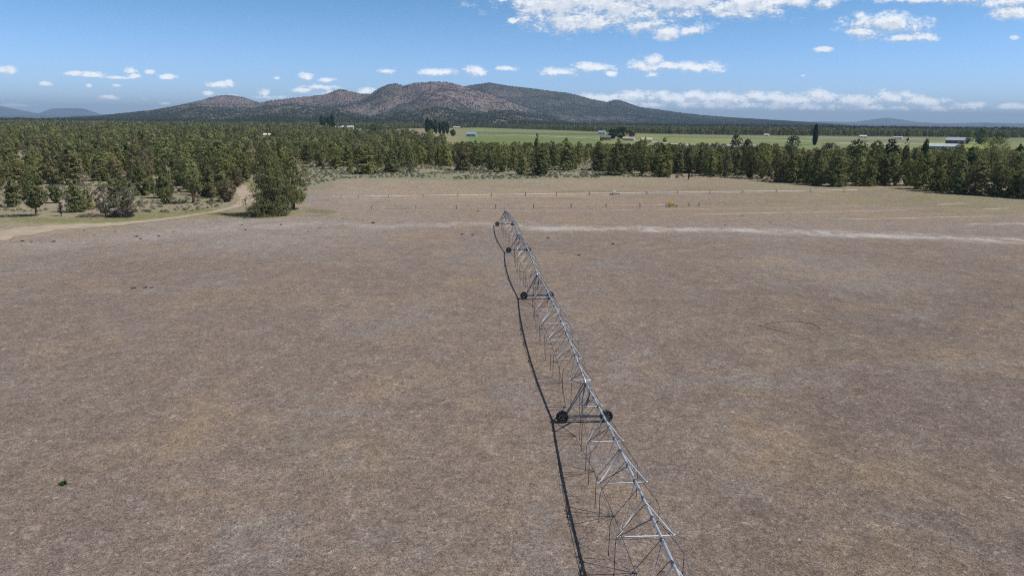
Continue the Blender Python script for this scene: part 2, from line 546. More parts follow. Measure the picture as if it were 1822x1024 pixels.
def ground_zones(X, Y):
    D = np.hypot(X, Y)
    jx = (fbm(X / 7, Y / 7, 5) - .5) * 14 + (fbm(X / 1.6, Y / 1.6, 9, 3) - .5) * 4
    jy = (fbm(X / 9, Y / 9, 25) - .5) * 22 + (fbm(X / 1.6, Y / 1.6, 19, 3) - .5) * 5
    px, py = proj(X + jx * .5, Y + jy * np.clip(D / 250, 0, 3) * .6, 0 * X)
    qx, qy = proj(X, Y + (fbm(X / 20, Y / 20, 77) - .5) * 2, 0 * X)
    back = Y < 3
    py = np.where(back, 900.0, py)
    px = np.where(back, 911.0, np.clip(px, -5000, 7000))
    yr = py - (214 + (px - 911) * math.tan(ROLL))
    n1 = fbm(X / 30, Y / 30, 3)
    n2 = fbm(X / 6, Y / 6, 33)
    C = np.zeros(X.shape + (3,))
    C[:] = (0.202, 0.158, 0.136)
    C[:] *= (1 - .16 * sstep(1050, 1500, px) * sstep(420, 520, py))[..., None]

    def put(mask, col):
        mask = np.clip(mask, 0, 1)[..., None]
        C[:] = C * (1 - mask) + np.array(col) * mask
    # the field turns sandier and lighter with distance
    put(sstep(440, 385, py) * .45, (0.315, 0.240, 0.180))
    put(sstep(375, 350, py) * .5 * sstep(560, 640, px) * sstep(1250, 1000, px), (0.36, 0.275, 0.195))
    put(sstep(0.52, 0.75, n1) * 0.6, (0.235, 0.200, 0.178))
    put(sstep(900, 500, px) * sstep(480, 420, py) * .35, (0.33, 0.29, 0.27))
    # dull green and sandy patches along the far edge
    for (x, y, a, b, s) in [(700,369,45,5,.8),(1060,341,90,3.5,.7),(1000,354,60,3,.6),(1245,334,60,5,.8),(1170,350,50,4,.4),(1450,359,230,5,.55),(1600,351,150,6,.5),
                            (1680,362,170,9,.6),(1760,375,160,9,.6),(1790,352,120,10,.7),(1640,338,130,4,.8),(1300,364,110,3,.5),(1380,345,90,4,.35),
                            (556,377,44,9,.95),(560,330,40,7,.8),(1130,332,60,4,.5),(900,331,120,4,.5),(1540,340,120,5,.7),(1700,352,130,7,.7),(1350,331,60,4,.5)]:
        r = ((px - x) / a) ** 2 + ((py - y) / b) ** 2
        put(sstep(1.2, 0.3, r) * s * sstep(.3, .6, n2 + .1), (0.175, 0.168, 0.085))
    put(sstep(1120, 1500, px) * sstep(398, 372, py) * .55 * sstep(.3, .6, n1), (0.250, 0.222, 0.132))
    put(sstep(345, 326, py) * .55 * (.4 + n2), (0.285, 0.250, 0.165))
    # pale disturbed streak across the field
    band = [(-300,430,9),(0,445,10),(300,414,6),(470,400,6),(560,398,3),(700,402,3),(800,400,3.5),(900,400,4.2),(1000,405,4.6),(1150,409,4),(1300,408,4.2),(1500,415,4.5),(1650,421,5),(1822,427,5),(2300,450,7)]
    by = poly_y(band, px)
    bw = np.interp(px, [b[0] for b in band], [b[2] for b in band])
    st = np.interp(px, [0, 500, 850, 950, 1400, 1500, 1822], [.2, .3, .45, .9, .8, .9, .9])
    put(sstep(1.7, 0.1, np.abs(py - by) / bw / 1.15) * st * .85 * sstep(.18, .62, .5 * n2 + .5 * fbm(X / 2.2, Y / 2.2, 55)), (0.50, 0.47, 0.46))
    for (a, b, c, s) in [((1715,398),(2000,400),2.5,.5)]:
        put(sstep(1.4, 0.3, seg_dist(px, py, (a, b)) / c) * s * sstep(.3, .6, n2), (0.48, 0.45, 0.42))
    # straw lines left by old irrigation sets
    for pts, w, s in [(((590,353),(870,350),(1170,345),(1320,342.5),(1521,341)), .8, .8), (((680,373.5),(880,374),(971,375),(1320,371),(1569,366)), .8, .5),
                   (((1237,382),(1320,380),(1615,374)), .8, .75), (((1489,391),(1770,385)), .9, .65), (((1667,364),(1715,362)), .8, .8), (((1747,373),(1796,371)), .8, .8)]:
        put(sstep(1.3, 0.3, seg_dist(qx, qy, pts) / w) * s * .55 * sstep(.25, .5, n2), (0.52, 0.44, 0.34))
    # patches of finer ochre litter
    # land outside the field
    fe = poly_y(FIELD_EDGE, px)
    outside = sstep(0.5, -1.5, py - fe)
    left = sstep(560, 480, px)
    put(outside, (0.285, 0.240, 0.170))
    put(outside * sstep(.40, .62, n1) * .45, (0.21, 0.20, 0.11))
    put(outside * sstep(.5, .7, fbm(X / 12, Y / 12, 71)) * .6, (0.30, 0.245, 0.18))
    # sage and grass strip beyond the field
    put(outside * sstep(535, 560, px) * sstep(1160, 1060, px) * sstep(299, 306, py) * (.5 + .4 * n2), (0.215, 0.220, 0.150))
    # green verge by the track
    verge = [(20,388,5),(100,392,7),(200,393,8),(300,382,7),(370,374,6),(420,384,6),(480,386,7),(560,377,9),(580,371,4)]
    vy = poly_y(verge, px)
    vw = np.interp(px, [v[0] for v in verge], [v[2] for v in verge])
    put(outside * sstep(1.3, 0.4, np.abs(py - vy) / vw) * sstep(10, 40, px) * sstep(600, 570, px) * (.45 + .5 * n2), (0.175, 0.185, 0.065))
    put(sstep(1.3, .3, ((px - 470) / 60) ** 2 + ((py - 335) / 22) ** 2) * outside * .6, (0.19, 0.19, 0.085))
    # valley floor: far woodland floor, then hay fields
    far = sstep(62, 50, yr)
    put(far * sstep(400, 700, px) * .5, (0.17, 0.155, 0.095))
    put(sstep(30, 18, yr), (0.062, 0.066, 0.040))
    edge0 = np.interp(px, [640, 720, 850, 1000, 1150, 1300, 1500, 1822, 2600], [24, 17, 14, 17.5, 22, 23, 23, 23, 24])
    edge1 = np.interp(px, [640, 720, 850, 1300, 1822, 2600], [34, 42, 54, 60, 62, 62])
    inf = sstep(-.6, .6, yr - edge0) * sstep(3, -1, yr - edge1) * sstep(650, 700, px)
    put(inf, (0.205, 0.222, 0.092))
    put(inf * sstep(1240, 1180, px) * sstep(800, 860, px), (0.200, 0.240, 0.082))
    put(inf * sstep(840, 780, px), (0.27, 0.235, 0.135))
    # field strips
    def strip(x0, x1, a, b, col, s=1.0):
        put(inf * sstep(x0 - 15, x0 + 5, px) * sstep(x1 + 15, x1 - 5, px) * sstep(-.5, .5, yr - a) * sstep(.5, -.5, yr - b) * s, col)
    strip(840, 1080, 21, 26, (0.110, 0.150, 0.055))
    strip(840, 1060, 29, 45, (0.140, 0.195, 0.058))
    strip(1165, 1345, 24, 26, (0.19, 0.20, 0.11))
    strip(1185, 1330, 28.5, 36, (0.215, 0.255, 0.075))
    strip(1185, 1330, 26.4, 27.6, (0.07, 0.09, 0.04))
    strip(1330, 1440, 27, 31, (0.155, 0.185, 0.08))
    strip(1330, 1445, 32, 44, (0.165, 0.215, 0.075))
    strip(1440, 1650, 24, 27, (0.25, 0.24, 0.17))
    strip(1450, 1640, 28, 33, (0.16, 0.185, 0.085))
    strip(1500, 1650, 34, 35.6, (0.46, 0.43, 0.36))
    strip(1300, 1440, 30.6, 31.8, (0.33, 0.32, 0.22), .8)
    strip(1650, 1900, 24, 30, (0.16, 0.19, 0.085))
    strip(1650, 1760, 32, 52, (0.280, 0.330, 0.080))
    strip(1220, 1340, 38.5, 44, (0.34, 0.33, 0.31))
    strip(1220, 1340, 44, 60, (0.17, 0.17, 0.09))
    put(inf * sstep(.45, .7, fbm(X / 60, Y / 220, 611)) * .35, (0.21, 0.20, 0.11))
    put(inf * sstep(.45, .75, fbm(X / 200, Y / 30, 613)) * .3, (0.11, 0.135, 0.055))
    for (gx, gy, ga, gb) in GLADES:
        put(sstep(1.5, .5, ((px - gx) / ga) ** 2 + ((py - gy) / gb) ** 2) * outside * .7, (0.335, 0.295, 0.225))
    # pale glades inside the far part of the left wood and the foot of the hills
    gl = fbm(X / 160, Y / 60, 91)
    put(sstep(30, 12, yr) * sstep(.66, .74, gl) * sstep(760, 600, px), (0.24, 0.22, 0.16))
    fieldness = (1 - outside)
    return C, fieldness


def build_ground():
    az = np.concatenate([np.radians(np.linspace(-48, 48, 900)), np.radians(np.linspace(48, 312, 80))[1:-1]])
    r1 = 1.5 * 1.05 ** np.arange(0, 96)
    r1 = r1[r1 < 150]
    r2 = 1.0 / np.linspace(1 / 150, 1 / 70000, 300)
    r = np.concatenate([r1, r2])
    A, Rr = np.meshgrid(az, r)
    X = Rr * np.sin(A); Y = Rr * np.cos(A)
    na, nr = len(az), len(r)
    Z = (fbm(X / 18, Y / 18, 44) - .5) * 0.25 * np.clip(1 - Rr / 300, 0, 1)
    V = np.c_[X.ravel(), Y.ravel(), Z.ravel()]
    V = np.vstack([V, [[0, 0, 0]]])
    i = np.arange(nr - 1)[:, None]; j = np.arange(na)[None, :]
    j2 = (j + 1) % na
    a = i * na + j; b = i * na + j2; c = (i + 1) * na + j2; d = (i + 1) * na + j
    F = np.stack([a, d, c, b], -1).reshape(-1, 4)
    jj = np.arange(na)
    T = np.stack([np.full(na, nr * na), jj, (jj + 1) % na], -1)
    m = bpy.data.materials.new('ground')
    me = mesh_from('ground', V, [F, T], [m], None, True)
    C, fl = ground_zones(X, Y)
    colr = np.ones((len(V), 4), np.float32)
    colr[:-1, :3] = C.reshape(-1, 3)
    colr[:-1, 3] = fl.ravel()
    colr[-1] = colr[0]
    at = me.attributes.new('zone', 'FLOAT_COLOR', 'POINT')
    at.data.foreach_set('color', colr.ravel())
    o = link('ground', me)
    tag(o, kind='structure')
    # material
    b_ = pbsdf(m)
    g = NG(m.node_tree)
    zone = g.n('ShaderNodeAttribute'); zone.attribute_name = 'zone'
    ge = g.n('ShaderNodeNewGeometry')
    P = ge.outputs['Position']
    field = zone.outputs['Alpha']
    base = zone.outputs['Color']
    # big drifts of ochre, and grey litter, inside the field
    nb = g.noise(P, 0.060, 8, 0.70, 0.6)
    och = g.m('MULTIPLY', g.mr(nb, 0.47, 0.68, 0, 0.58, True), field)
    base = g.mix(och, base, (0.285, 0.212, 0.140))
    ng_ = g.noise(g.vm('ADD', P, (310, 70, 0)), 0.08, 8, 0.72, 0.7)
    gr = g.m('MULTIPLY', g.mr(ng_, 0.50, 0.66, 0, 0.75, True), field)
    base = g.mix(gr, base, (0.215, 0.187, 0.175))
    # metre scale mottling
    nm = g.noise(P, 0.30, 7, 0.70, 0.3)
    k = g.mr(nm, 0.30, 0.70, 0.89, 1.11)
    base = g.mix(1.0, base, k, 'MULTIPLY')
    # clods and litter, one layer for each distance at which the eye picks them out
    nh = g.noise(g.vm('ADD', P, (5, 91, 2)), 1.1, 8, 0.86, 0.6)
    base = g.mix(1.0, base, g.mr(nh, 0.36, 0.64, 0.68, 1.32), 'MULTIPLY')
    nf = g.noise(P, 4.6, 7, 0.86, 1.2)
    base = g.mix(1.0, base, g.mr(nf, 0.37, 0.63, 0.30, 1.75), 'MULTIPLY')
    nz = g.noise(P, 17.0, 4, 0.8, 0.8)
    base = g.mix(1.0, base, g.mr(nz, 0.36, 0.64, 0.50, 1.52), 'MULTIPLY')
    # pale straw flecks in loose drifts
    ns = g.noise(g.vm('ADD', P, (17, 3, 5)), 1.9, 9, 0.88, 1.2)
    fl_ = g.m('MULTIPLY', g.mr(ns, 0.545, 0.60, 0, 1, True), g.mr(nm, 0.42, 0.60, 0.25, 0.90))
    base = g.mix(fl_, base, (0.52, 0.47, 0.43))
    # scattered bleached straw tufts
    vo = g.n('ShaderNodeTexVoronoi')
    vo.inputs['Scale'].default_value = 0.55
    vo.inputs['Randomness'].default_value = 1.0
    g.link(g.vm('ADD', P, g.vm('MULTIPLY', g.n_noise_vec(P), (0.6, 0.6, 0))), vo.inputs['Vector'])
    sepc = g.n('ShaderNodeSeparateColor')
    g.link(vo.outputs['Color'], sepc.inputs[0])
    rad = g.mr(sepc.outputs[0], 0.45, 1.0, 0.0, 0.10)
    spot = g.m('MULTIPLY', g.m('LESS_THAN', vo.outputs['Distance'], rad), g.mr(nf, 0.45, 0.55, 0.2, 0.95))
    base = g.mix(spot, base, (0.50, 0.46, 0.42))
    # small dark crumbs
    nd = g.noise(g.vm('ADD', P, (57, 33, 5)), 3.4, 6, 0.85, 0.8)
    base = g.mix(g.mr(nd, 0.60, 0.68, 0, 0.8, True), base, (0.060, 0.046, 0.036))
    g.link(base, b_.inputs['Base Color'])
    b_.inputs['Roughness'].default_value = 0.95
    b_.inputs['Specular IOR Level'].default_value = 0.15
    bp = g.n('ShaderNodeBump')
    bp.inputs['Strength'].default_value = 0.55
    bp.inputs['Distance'].default_value = 0.12
    g.link(nf, bp.inputs['Height'])
    bp2 = g.n('ShaderNodeBump')
    bp2.inputs['Strength'].default_value = 0.5
    bp2.inputs['Distance'].default_value = 0.6
    g.link(nm, bp2.inputs['Height'])
    g.link(bp.outputs[0], bp2.inputs['Normal'])
    g.link(bp2.outputs[0], b_.inputs['Normal'])


build_ground()


def ribbon(name, pts, z, mat, jag=0.5, seed=1):
    """strip of worn earth along photo-sited control points (px, py, width in metres)"""
    W = [(*G(p[0], p[1]), p[2]) for p in pts]
    P = []
    for k in range(len(W) - 1):
        p0 = np.array(W[max(k - 1, 0)]); p1 = np.array(W[k]); p2 = np.array(W[k + 1]); p3 = np.array(W[min(k + 2, len(W) - 1)])
        n = max(6, int(np.hypot(*(p2 - p1)[:2]) / 1.5))
        for t in np.arange(n) / n:
            P.append(0.5 * ((2*p1) + (-p0 + p2)*t + (2*p0 - 5*p1 + 4*p2 - p3)*t*t + (-p0 + 3*p1 - 3*p2 + p3)*t**3))
    P.append(np.array(W[-1]))
    P = np.array(P)
    d = np.gradient(P[:, :2], axis=0)
    d /= np.linalg.norm(d, axis=1)[:, None] + 1e-9
    nrm = np.c_[-d[:, 1], d[:, 0]]
    s = np.arange(len(P)) * 0.6
    wl = P[:, 2] / 2 * (1 + jag * (fbm(s, s * 0 + 3, seed) - .5) * 2)
    wr = P[:, 2] / 2 * (1 + jag * (fbm(s, s * 0 + 30, seed + 5) - .5) * 2)
    L = P[:, :2] + nrm * wl[:, None]; R_ = P[:, :2] - nrm * wr[:, None]
    n = len(P)
    zz = (fbm(np.r_[L[:, 0], R_[:, 0]] / 18, np.r_[L[:, 1], R_[:, 1]] / 18, 44) - .5) * 0.25 * np.clip(1 - np.hypot(np.r_[L[:, 0], R_[:, 0]], np.r_[L[:, 1], R_[:, 1]]) / 300, 0, 1)
    V = np.c_[np.r_[L, R_], zz + z]
    i = np.arange(n - 1)
    F = np.stack([i, i + 1, n + i + 1, n + i], -1)
    F = F[:, ::-1]
    o = link(name, mesh_from(name, V, F, [mat]))
    tag(o, kind='structure')
    return o


def earth_mat(name, col):
    m = bpy.data.materials.new(name)
    b_ = pbsdf(m)
    g = NG(m.node_tree)
    P = g.n('ShaderNodeNewGeometry').outputs['Position']
    a = g.noise(P, 0.25, 6, 0.65)
    b2 = g.noise(P, 3.0, 6, 0.75)
    c = g.mix(1.0, (*col, 1), g.mr(a, .3, .7, .8, 1.2), 'MULTIPLY')
    c = g.mix(1.0, c, g.mr(b2, .3, .7, .75, 1.25), 'MULTIPLY')
    g.link(c, b_.inputs['Base Color'])
    b_.inputs['Roughness'].default_value = 0.95
    return m


M['sand'] = earth_mat('sandy_track', SAND)
M['road'] = earth_mat('gravel_road', (0.44, 0.41, 0.36))
ribbon('dirt_track', TRACK, 0.05, M['sand'], 0.45, 3)
ribbon('farm_road', [(700,240.6,16),(800,239,16),(880,239.5,16),(960,242.2,15),(1060,247,14),(1140,251,13),(1240,259.5,10),(1330,261.5,10)], 0.3, M['road'], 0.15, 8)

M['rut'] = earth_mat('rut_soil', (0.165, 0.130, 0.107))
ribbon('wheel_rut', [(1366,575,.22),(1400,571,.3),(1436,573,.4),(1452,578,.45),(1461,586,.2)], 0.05, M['rut'], .8, 21)
ribbon('wheel_rut', [(1350,578,.15),(1378,586,.25),(1405,592,.15)], 0.05, M['rut'], .8, 22)

# ------------------------------------------------------------------ hills
SKY1 = [(-400,236),(60,214),(180,207),(240,201),(280,197),(320,190),(355,186),(400,188),(455,186),(475,181),(520,174),(575,168),(590,163),(602,157),(612,158),(640,166),(660,167),(672,158),(690,150),
        (705,148),(718,153),(740,148),(770,145),(790,145),(810,149),(832,156),(870,168),(900,178),(940,192),(980,205),(1010,215),(1060,226),(1200,240),(2200,262)]
SKY2 = [(-400,238),(60,215),(200,210),(300,192),(320,188),(355,181),(385,173),(405,171),(430,173.5),(455,181),(500,192),(600,190),(750,170),(800,160),(845,152),(870,149.5),(900,155),(960,162),(1010,168),(1050,178),
        (1080,184),(1090,180),(1099,179),(1110,182.5),(1140,192),(1200,200),(1250,206),(1300,210),(1400,216),(1500,223),(1560,231),(1700,240),(2200,250)]
D1, D2 = 6200.0, 8200.0


def az_of(px, py=210):
    d = ray(px, py)
    return math.atan2(d[0], d[1])


def ridge_tab(tab, D):
    a = []; z = []
    for (px, py) in tab:
        d = ray(px, py)
        a.append(math.atan2(d[0], d[1]))
        z.append(CAM_H + D * d[2] / math.hypot(d[0], d[1]))
    return np.array(a), np.array(z)


A1, Z1 = ridge_tab(SKY1, D1)
A2, Z2 = ridge_tab(SKY2, D2)


def hill_z(A, D):
    X = D * np.sin(A); Y = D * np.cos(A)
    z1 = np.interp(A, A1, Z1); z2 = np.interp(A, A2, Z2)
    wob = (fbm(X / 900, Y / 900, 61, 4) - .5)
    dd = D + wob * 1100
    def prof(d, start, top, end):
        t = np.clip((d - start) / (top - start), 0, 1)
        up = 0.30 * t + 0.70 * t ** 2.4
        up = np.where(t > .85, up * (1 - sstep(.85, 1, t)) + sstep(.85, 1, t) * (1 - 2.2 * (1 - t) ** 2 * 3), up)
        dn = np.clip((end - d) / (end - top), 0, 1) ** 1.3
        return np.where(d < top, up, dn)
    p1 = prof(dd, 2500, D1, D1 + 2600)
    p2 = prof(dd, 5200, D2, D2 + 2600)
    u = A * 6200
    rid = 1 - np.abs(2 * fbm(u / 620 + wob * .8, D / 2400, 81, 4, .55) - 1)
    gul = (rid - .75)
    m1 = np.clip(p1, 0, 1) * np.clip(1 - p1, 0, 1) * 4
    m2 = np.clip(p2, 0, 1) * np.clip(1 - p2, 0, 1) * 4
    b1 = (z1) * p1 + gul * np.clip(z1, 0, 400) * .55 * m1
    b2 = (z2) * p2 + gul * np.clip(z2, 0, 400) * .34 * m2
    z = np.maximum(b1, b2)
    return z


def build_hills():
    az = np.linspace(az_of(-380), az_of(2180), 640)
    d = np.concatenate([np.linspace(2600, 8400, 150), np.linspace(8500, 11500, 24)])
    A, D = np.meshgrid(az, d)
    Z = hill_z(A, D)
    edge = np.minimum(sstep(2600, 3000, D), 1) * sstep(11500, 11000, D)
    Z = Z * edge - 8 * (1 - edge) + 0.5 + (fbm(D * np.sin(A) / 60, D * np.cos(A) / 60, 7) - .5) * 6 * edge
    X = D * np.sin(A); Y = D * np.cos(A)
    nd, na = A.shape
    i = np.arange(nd - 1)[:, None]; j = np.arange(na - 1)[None, :]
    a = i * na + j
    F = np.stack([a, a + na, a + na + 1, a + 1], -1).reshape(-1, 4)[:, ::-1]
    m = bpy.data.materials.new('hills')
    me = mesh_from('hills', np.c_[X.ravel(), Y.ravel(), Z.ravel()], F, [m], None, True)
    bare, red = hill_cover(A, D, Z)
    C = np.zeros(A.shape + (4,), np.float32); C[..., 3] = 1
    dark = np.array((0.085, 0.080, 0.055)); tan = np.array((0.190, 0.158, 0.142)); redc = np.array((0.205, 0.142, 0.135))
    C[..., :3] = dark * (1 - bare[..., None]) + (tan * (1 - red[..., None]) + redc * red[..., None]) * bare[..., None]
    at = me.attributes.new('zone', 'FLOAT_COLOR', 'POINT')
    at.data.foreach_set('color', C.ravel())
    o = link('hills', me)
    tag(o, kind='structure')
    b_ = pbsdf(m)
    g = NG(m.node_tree)
    zone = g.n('ShaderNodeAttribute'); zone.attribute_name = 'zone'
    P = g.n('ShaderNodeNewGeometry').outputs['Position']
    n = g.noise(P, 0.012, 6, 0.7)
    c = g.mix(1.0, zone.outputs['Color'], g.mr(n, .3, .7, .65, 1.35), 'MULTIPLY')
    g.link(c, b_.inputs['Base Color'])
    b_.inputs['Roughness'].default_value = 0.95
    b_.inputs['Specular IOR Level'].default_value = 0.1
    return A, D, Z


def hill_cover(A, D, Z):
    """how bare (0 wooded, 1 open) and how red the soil is"""
    X = D * np.sin(A); Y = D * np.cos(A)
    px, py = proj(X, Y, Z)
    n = fbm(X / 500, Y / 500, 101)
    n2 = fbm(X / 150, Y / 150, 131)
    hgt = np.clip(Z / 200, 0, 1)
    bare = np.clip(0.25 + 0.75 * hgt + (n - .5) * 1.3, 0, 1)
    back = (D > D1 + 350) & (px > 800)  # back ridge: cloud shade put into the cover as darker soil, denser trees
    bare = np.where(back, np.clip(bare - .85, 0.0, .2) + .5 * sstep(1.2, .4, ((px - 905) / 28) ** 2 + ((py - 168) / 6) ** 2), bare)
    bare = bare * sstep(1240, 1020, px) * sstep(200, 330, px)
    streak = sstep(.9, .3, ((px - 970) / 110) ** 2 + ((py - 214) / 4) ** 2) + sstep(.9, .3, ((px - 1090) / 40) ** 2 + ((py - 214) / 2.5) ** 2) * .8 \
        + sstep(.9, .3, ((px - 690) / 110) ** 2 + ((py - 216) / 2) ** 2) * .6 + sstep(.9, .3, ((px - 640) / 60) ** 2 + ((py - 199.5) / 2) ** 2) * .8 \
        + sstep(.9, .3, ((px - 420) / 70) ** 2 + ((py - 203) / 3) ** 2) * .7 + sstep(1, .3, ((px - 340) / 80) ** 2 + ((py - 210) / 2) ** 2) * .7
    bare = np.clip(bare + streak * sstep(.35, .6, n2), 0, 1)
    red = np.clip(sstep(60, 170, Z) * (.4 + (n2 - .35) * 1.6), 0, 1)
    return bare, red


HA, HD, HZ = build_hills()


def build_far_hills():
    tab = [[(-700,196),(-300,180),(-40,186),(0,189),(30,195),(70,201.5),(82,197),(90,193.5),(110,192),(150,193.5),(165,198),(178,203),(230,206),(700,212),(1000,216),(1160,214.5),(1240,209.5),(1300,211.5),(1400,215),(1470,217.5),(1520,217),(1545,213.5),(1565,210.5),
            (1580,209.3),(1600,212),(1630,217),(1680,219.5),(1740,218),(1822,219.5),(2100,216),(2600,224)],
           [(-700,206),(0,204.5),(200,206),(900,217),(1300,215),(1480,216.5),(1520,218.5),(1640,219.8),(1822,222),(2100,221),(2600,228)]]
    m = simple_mat('far_ridge', (0.045, 0.060, 0.050), 0.95, 0, 0.3, 0.002)
    for t, D in zip(tab, (27000.0, 19000.0)):
        a, z = ridge_tab(t, D)
        az = np.linspace(a[0], a[-1], 500)
        zz = np.interp(az, a, z)
        zz = zz + (fbm(az * 60, az * 0, 3) - .5) * 14
        rows = [(-3500, -.02), (-2200, .15), (-1000, .55), (-300, .9), (0, 1), (900, .9), (3000, .3), (5000, -.05)]
        V = []
        for (dd, k) in rows:
            r = D + dd + (fbm(az * 30, az * 0 + dd, 5) - .5) * 900
            hz = np.where(k > 0, zz * k, zz * 0 - 20) if k > 0 else zz * 0 - 20
            V.append(np.c_[r * np.sin(az), r * np.cos(az), hz])
        V = np.concatenate(V)
        na = len(az)
        i = np.arange(len(rows) - 1)[:, None]; j = np.arange(na - 1)[None, :]
        q = i * na + j
        F = np.stack([q, q + 1, q + na + 1, q + na], -1).reshape(-1, 4)
        o = link('distant_hills', mesh_from('distant_hills', V, F, [m], None, True))
        tag(o, kind='structure')


build_far_hills()

# ------------------------------------------------------------------ foliage meshes


def leaf_cloud(cent, csize, per, leaf, seed, axis_out=True, flat=0.0):
    """small leaf faces around each centre; returns V, F(quads), tint per vertex"""
    r = np.random.default_rng(seed)
    n = len(cent) * per
    c = np.repeat(cent, per, axis=0)
    cs = np.repeat(csize, per)
    off = r.normal(size=(n, 3))
    off /= np.linalg.norm(off, axis=1)[:, None] + 1e-9
    off *= (r.random(n) ** 0.5)[:, None]
    off[:, 2] *= 0.8
    p = c + off * cs[:, None]
    out = p.copy(); out[:, 2] = 0
    out /= np.linalg.norm(out, axis=1)[:, None] + 1e-6
    nm = out * 0.9 + off * 0.55 + r.normal(size=(n, 3)) * 0.38 + np.array([0, 0, 0.5])
    nm /= np.linalg.norm(nm, axis=1)[:, None]
    t = np.cross(nm, r.normal(size=(n, 3)))
    t /= np.linalg.norm(t, axis=1)[:, None] + 1e-9
    b = np.cross(nm, t)
    s = leaf * (0.6 + 0.8 * r.random(n))
    l = s * (0.8 + 0.7 * r.random(n))
    a1 = p + t * l[:, None]
    a2 = p + b * (s * .6)[:, None]
    a3 = p - t * (l * .9)[:, None]
    a4 = p - b * (s * .6)[:, None]
    V = np.stack([a1, a2, a3, a4], 1).reshape(-1, 3)
    F = np.arange(n * 4).reshape(-1, 4)
    ct = r.random(len(cent))
    tint = np.clip(np.repeat(ct, per) * .7 + r.random(n) * .4 - .05, 0, 1)
    return V, F, np.repeat(tint, 4)


def crown_centres(h, w, n, seed, base=0.06, shape='juniper', lobes=0.35):
    r = np.random.default_rng(seed)
    f = base + (1 - base) * r.random(n) ** 1.15
    if shape == 'juniper':
        prof = np.minimum(1, (f - base + .08) / 0.20) ** .6 * (1 - f) ** 0.50 * 1.2
    elif shape == 'round':
        prof = np.sqrt(np.clip(1 - ((f - .56) / .47) ** 2, 0.02, 1))
    elif shape == 'umbrella':
        prof = np.sqrt(np.clip(1 - ((f - .62) / .42) ** 2, 0.02, 1)) * .95
    elif shape == 'poplar':
        prof = np.sin(PI * np.clip(f, .05, .985)) ** .5
    prof = np.clip(prof, 0.05, 1.1)
    sub = (shape == 'juniper') and h > .9
    th = r.random(n) * 2 * PI
    ph = r.random(6) * 6.28
    lob = 1 + lobes * (np.sin(2 * th + ph[0] + 3 * f) * .45 + np.sin(3 * th + ph[1] - 5 * f) * .45 + np.sin(9 * f + ph[2] + th) * .5)
    rr = (0.35 + 0.65 * r.random(n) ** .5) * w / 2 * prof * lob
    cx = np.stack([rr * np.cos(th), rr * np.sin(th), f * h], 1)
    if sub:
        # several leaders of unequal height make one uneven rounded crown
        m = 4
        g_ = r.integers(0, m, n)
        a = r.random(m) * 6.28
        off = np.r_[0.0, r.uniform(.12, .25, m - 1)] * w
        hs = np.r_[1.0, r.uniform(.62, .95, m - 1)]
        ws = np.r_[.78, r.uniform(.50, .66, m - 1)]
        cx[:, 0] = cx[:, 0] * ws[g_] + off[g_] * np.cos(a[g_])
        cx[:, 1] = cx[:, 1] * ws[g_] + off[g_] * np.sin(a[g_])
        cx[:, 2] *= hs[g_]
    return cx, f


def set_tint(me, tint):
    at = me.attributes.new('tint', 'FLOAT', 'POINT')
    at.data.foreach_set('value', tint.astype(np.float32))


def trunk_mb(h, w, seed, base, r0=None, twin=False, limbs=7):
    r = random.Random(seed)
    mb = MB()
    r0 = r0 or h * 0.024
    stems = [0.0] if not twin else [-1, 1]
    for sgn in stems:
        pts = []; rad = []
        x = y = 0
        for k in range(6):
            t = k / 5
            pts.append((sgn * (0.12 + t * w * .16) + r.uniform(-.12, .12) * t * 3, r.uniform(-.1, .1) * t * 3, t * h * .82 - 0.1))
            rad.append(r0 * (1.25 if k == 0 else 1 - .8 * t))
        mb.tube(pts, rad, 6)
        for k in range(limbs):
            t = base + (0.75 - base) * (k + r.random()) / limbs
            i = min(4, int(t * 5)); u = t * 5 - i
            p = np.array(pts[i]) * (1 - u) + np.array(pts[i + 1]) * u
            a = r.random() * 6.28; L = w * .42 * (1 - t) ** .5
            q = p + np.array([math.cos(a) * L, math.sin(a) * L, L * .45])
            mid = (p + q) / 2 + np.array([0, 0, -L * .06])
            mb.tube([p, mid, q], [r0 * .4 * (1 - t * .5), r0 * .26, r0 * .08], 4)
    return mb


def make_tree_meshes(kind, h, w, seed, nc, per, leaf, mat, bark, shape='juniper', base=.06, lobes=.35, twin=False, csz=.085, r0=None):
    cen, f = crown_centres(h, w, nc, seed, base, shape, lobes)
    if twin:
        r = np.random.default_rng(seed + 5)
        cen[:, 0] = cen[:, 0] * .7 + np.where(r.random(nc) < .5, -1, 1) * w * .15
    V, F, t = leaf_cloud(cen, w * csz * (0.7 + .6 * np.random.default_rng(seed + 1).random(nc)), per, leaf, seed + 2)
    V[:, 2] = np.maximum(V[:, 2], 0.05)
    cm = mesh_from('crown_' + kind, V, F, [mat])
    set_tint(cm, t)
    tm = trunk_mb(h, w, seed + 3, max(base, .1), r0, twin).mesh('trunk_' + kind, bark)
    return cm, tm, h, w


# prototypes: generic junipers at unit-ish size h=12
PROTO = []
for k in range(10):
    w = [6.0, 6.8, 5.4, 7.2, 6.4, 5.0, 6.8, 6.2, 5.8, 7.4][k]
    PROTO.append(make_tree_meshes('juniper', 12.0, w, 100 + k * 7, 230, 18, 0.215, M['leaf'] if k not in (2, 4, 6, 9) else M['leaf_light'], M['bark'],
                                  'round' if k in (3, 6) else 'juniper', [.02, .03, .02, .05, .02, .03, .06, .02, .03, .04][k], .42, twin=(k in (3, 9))))


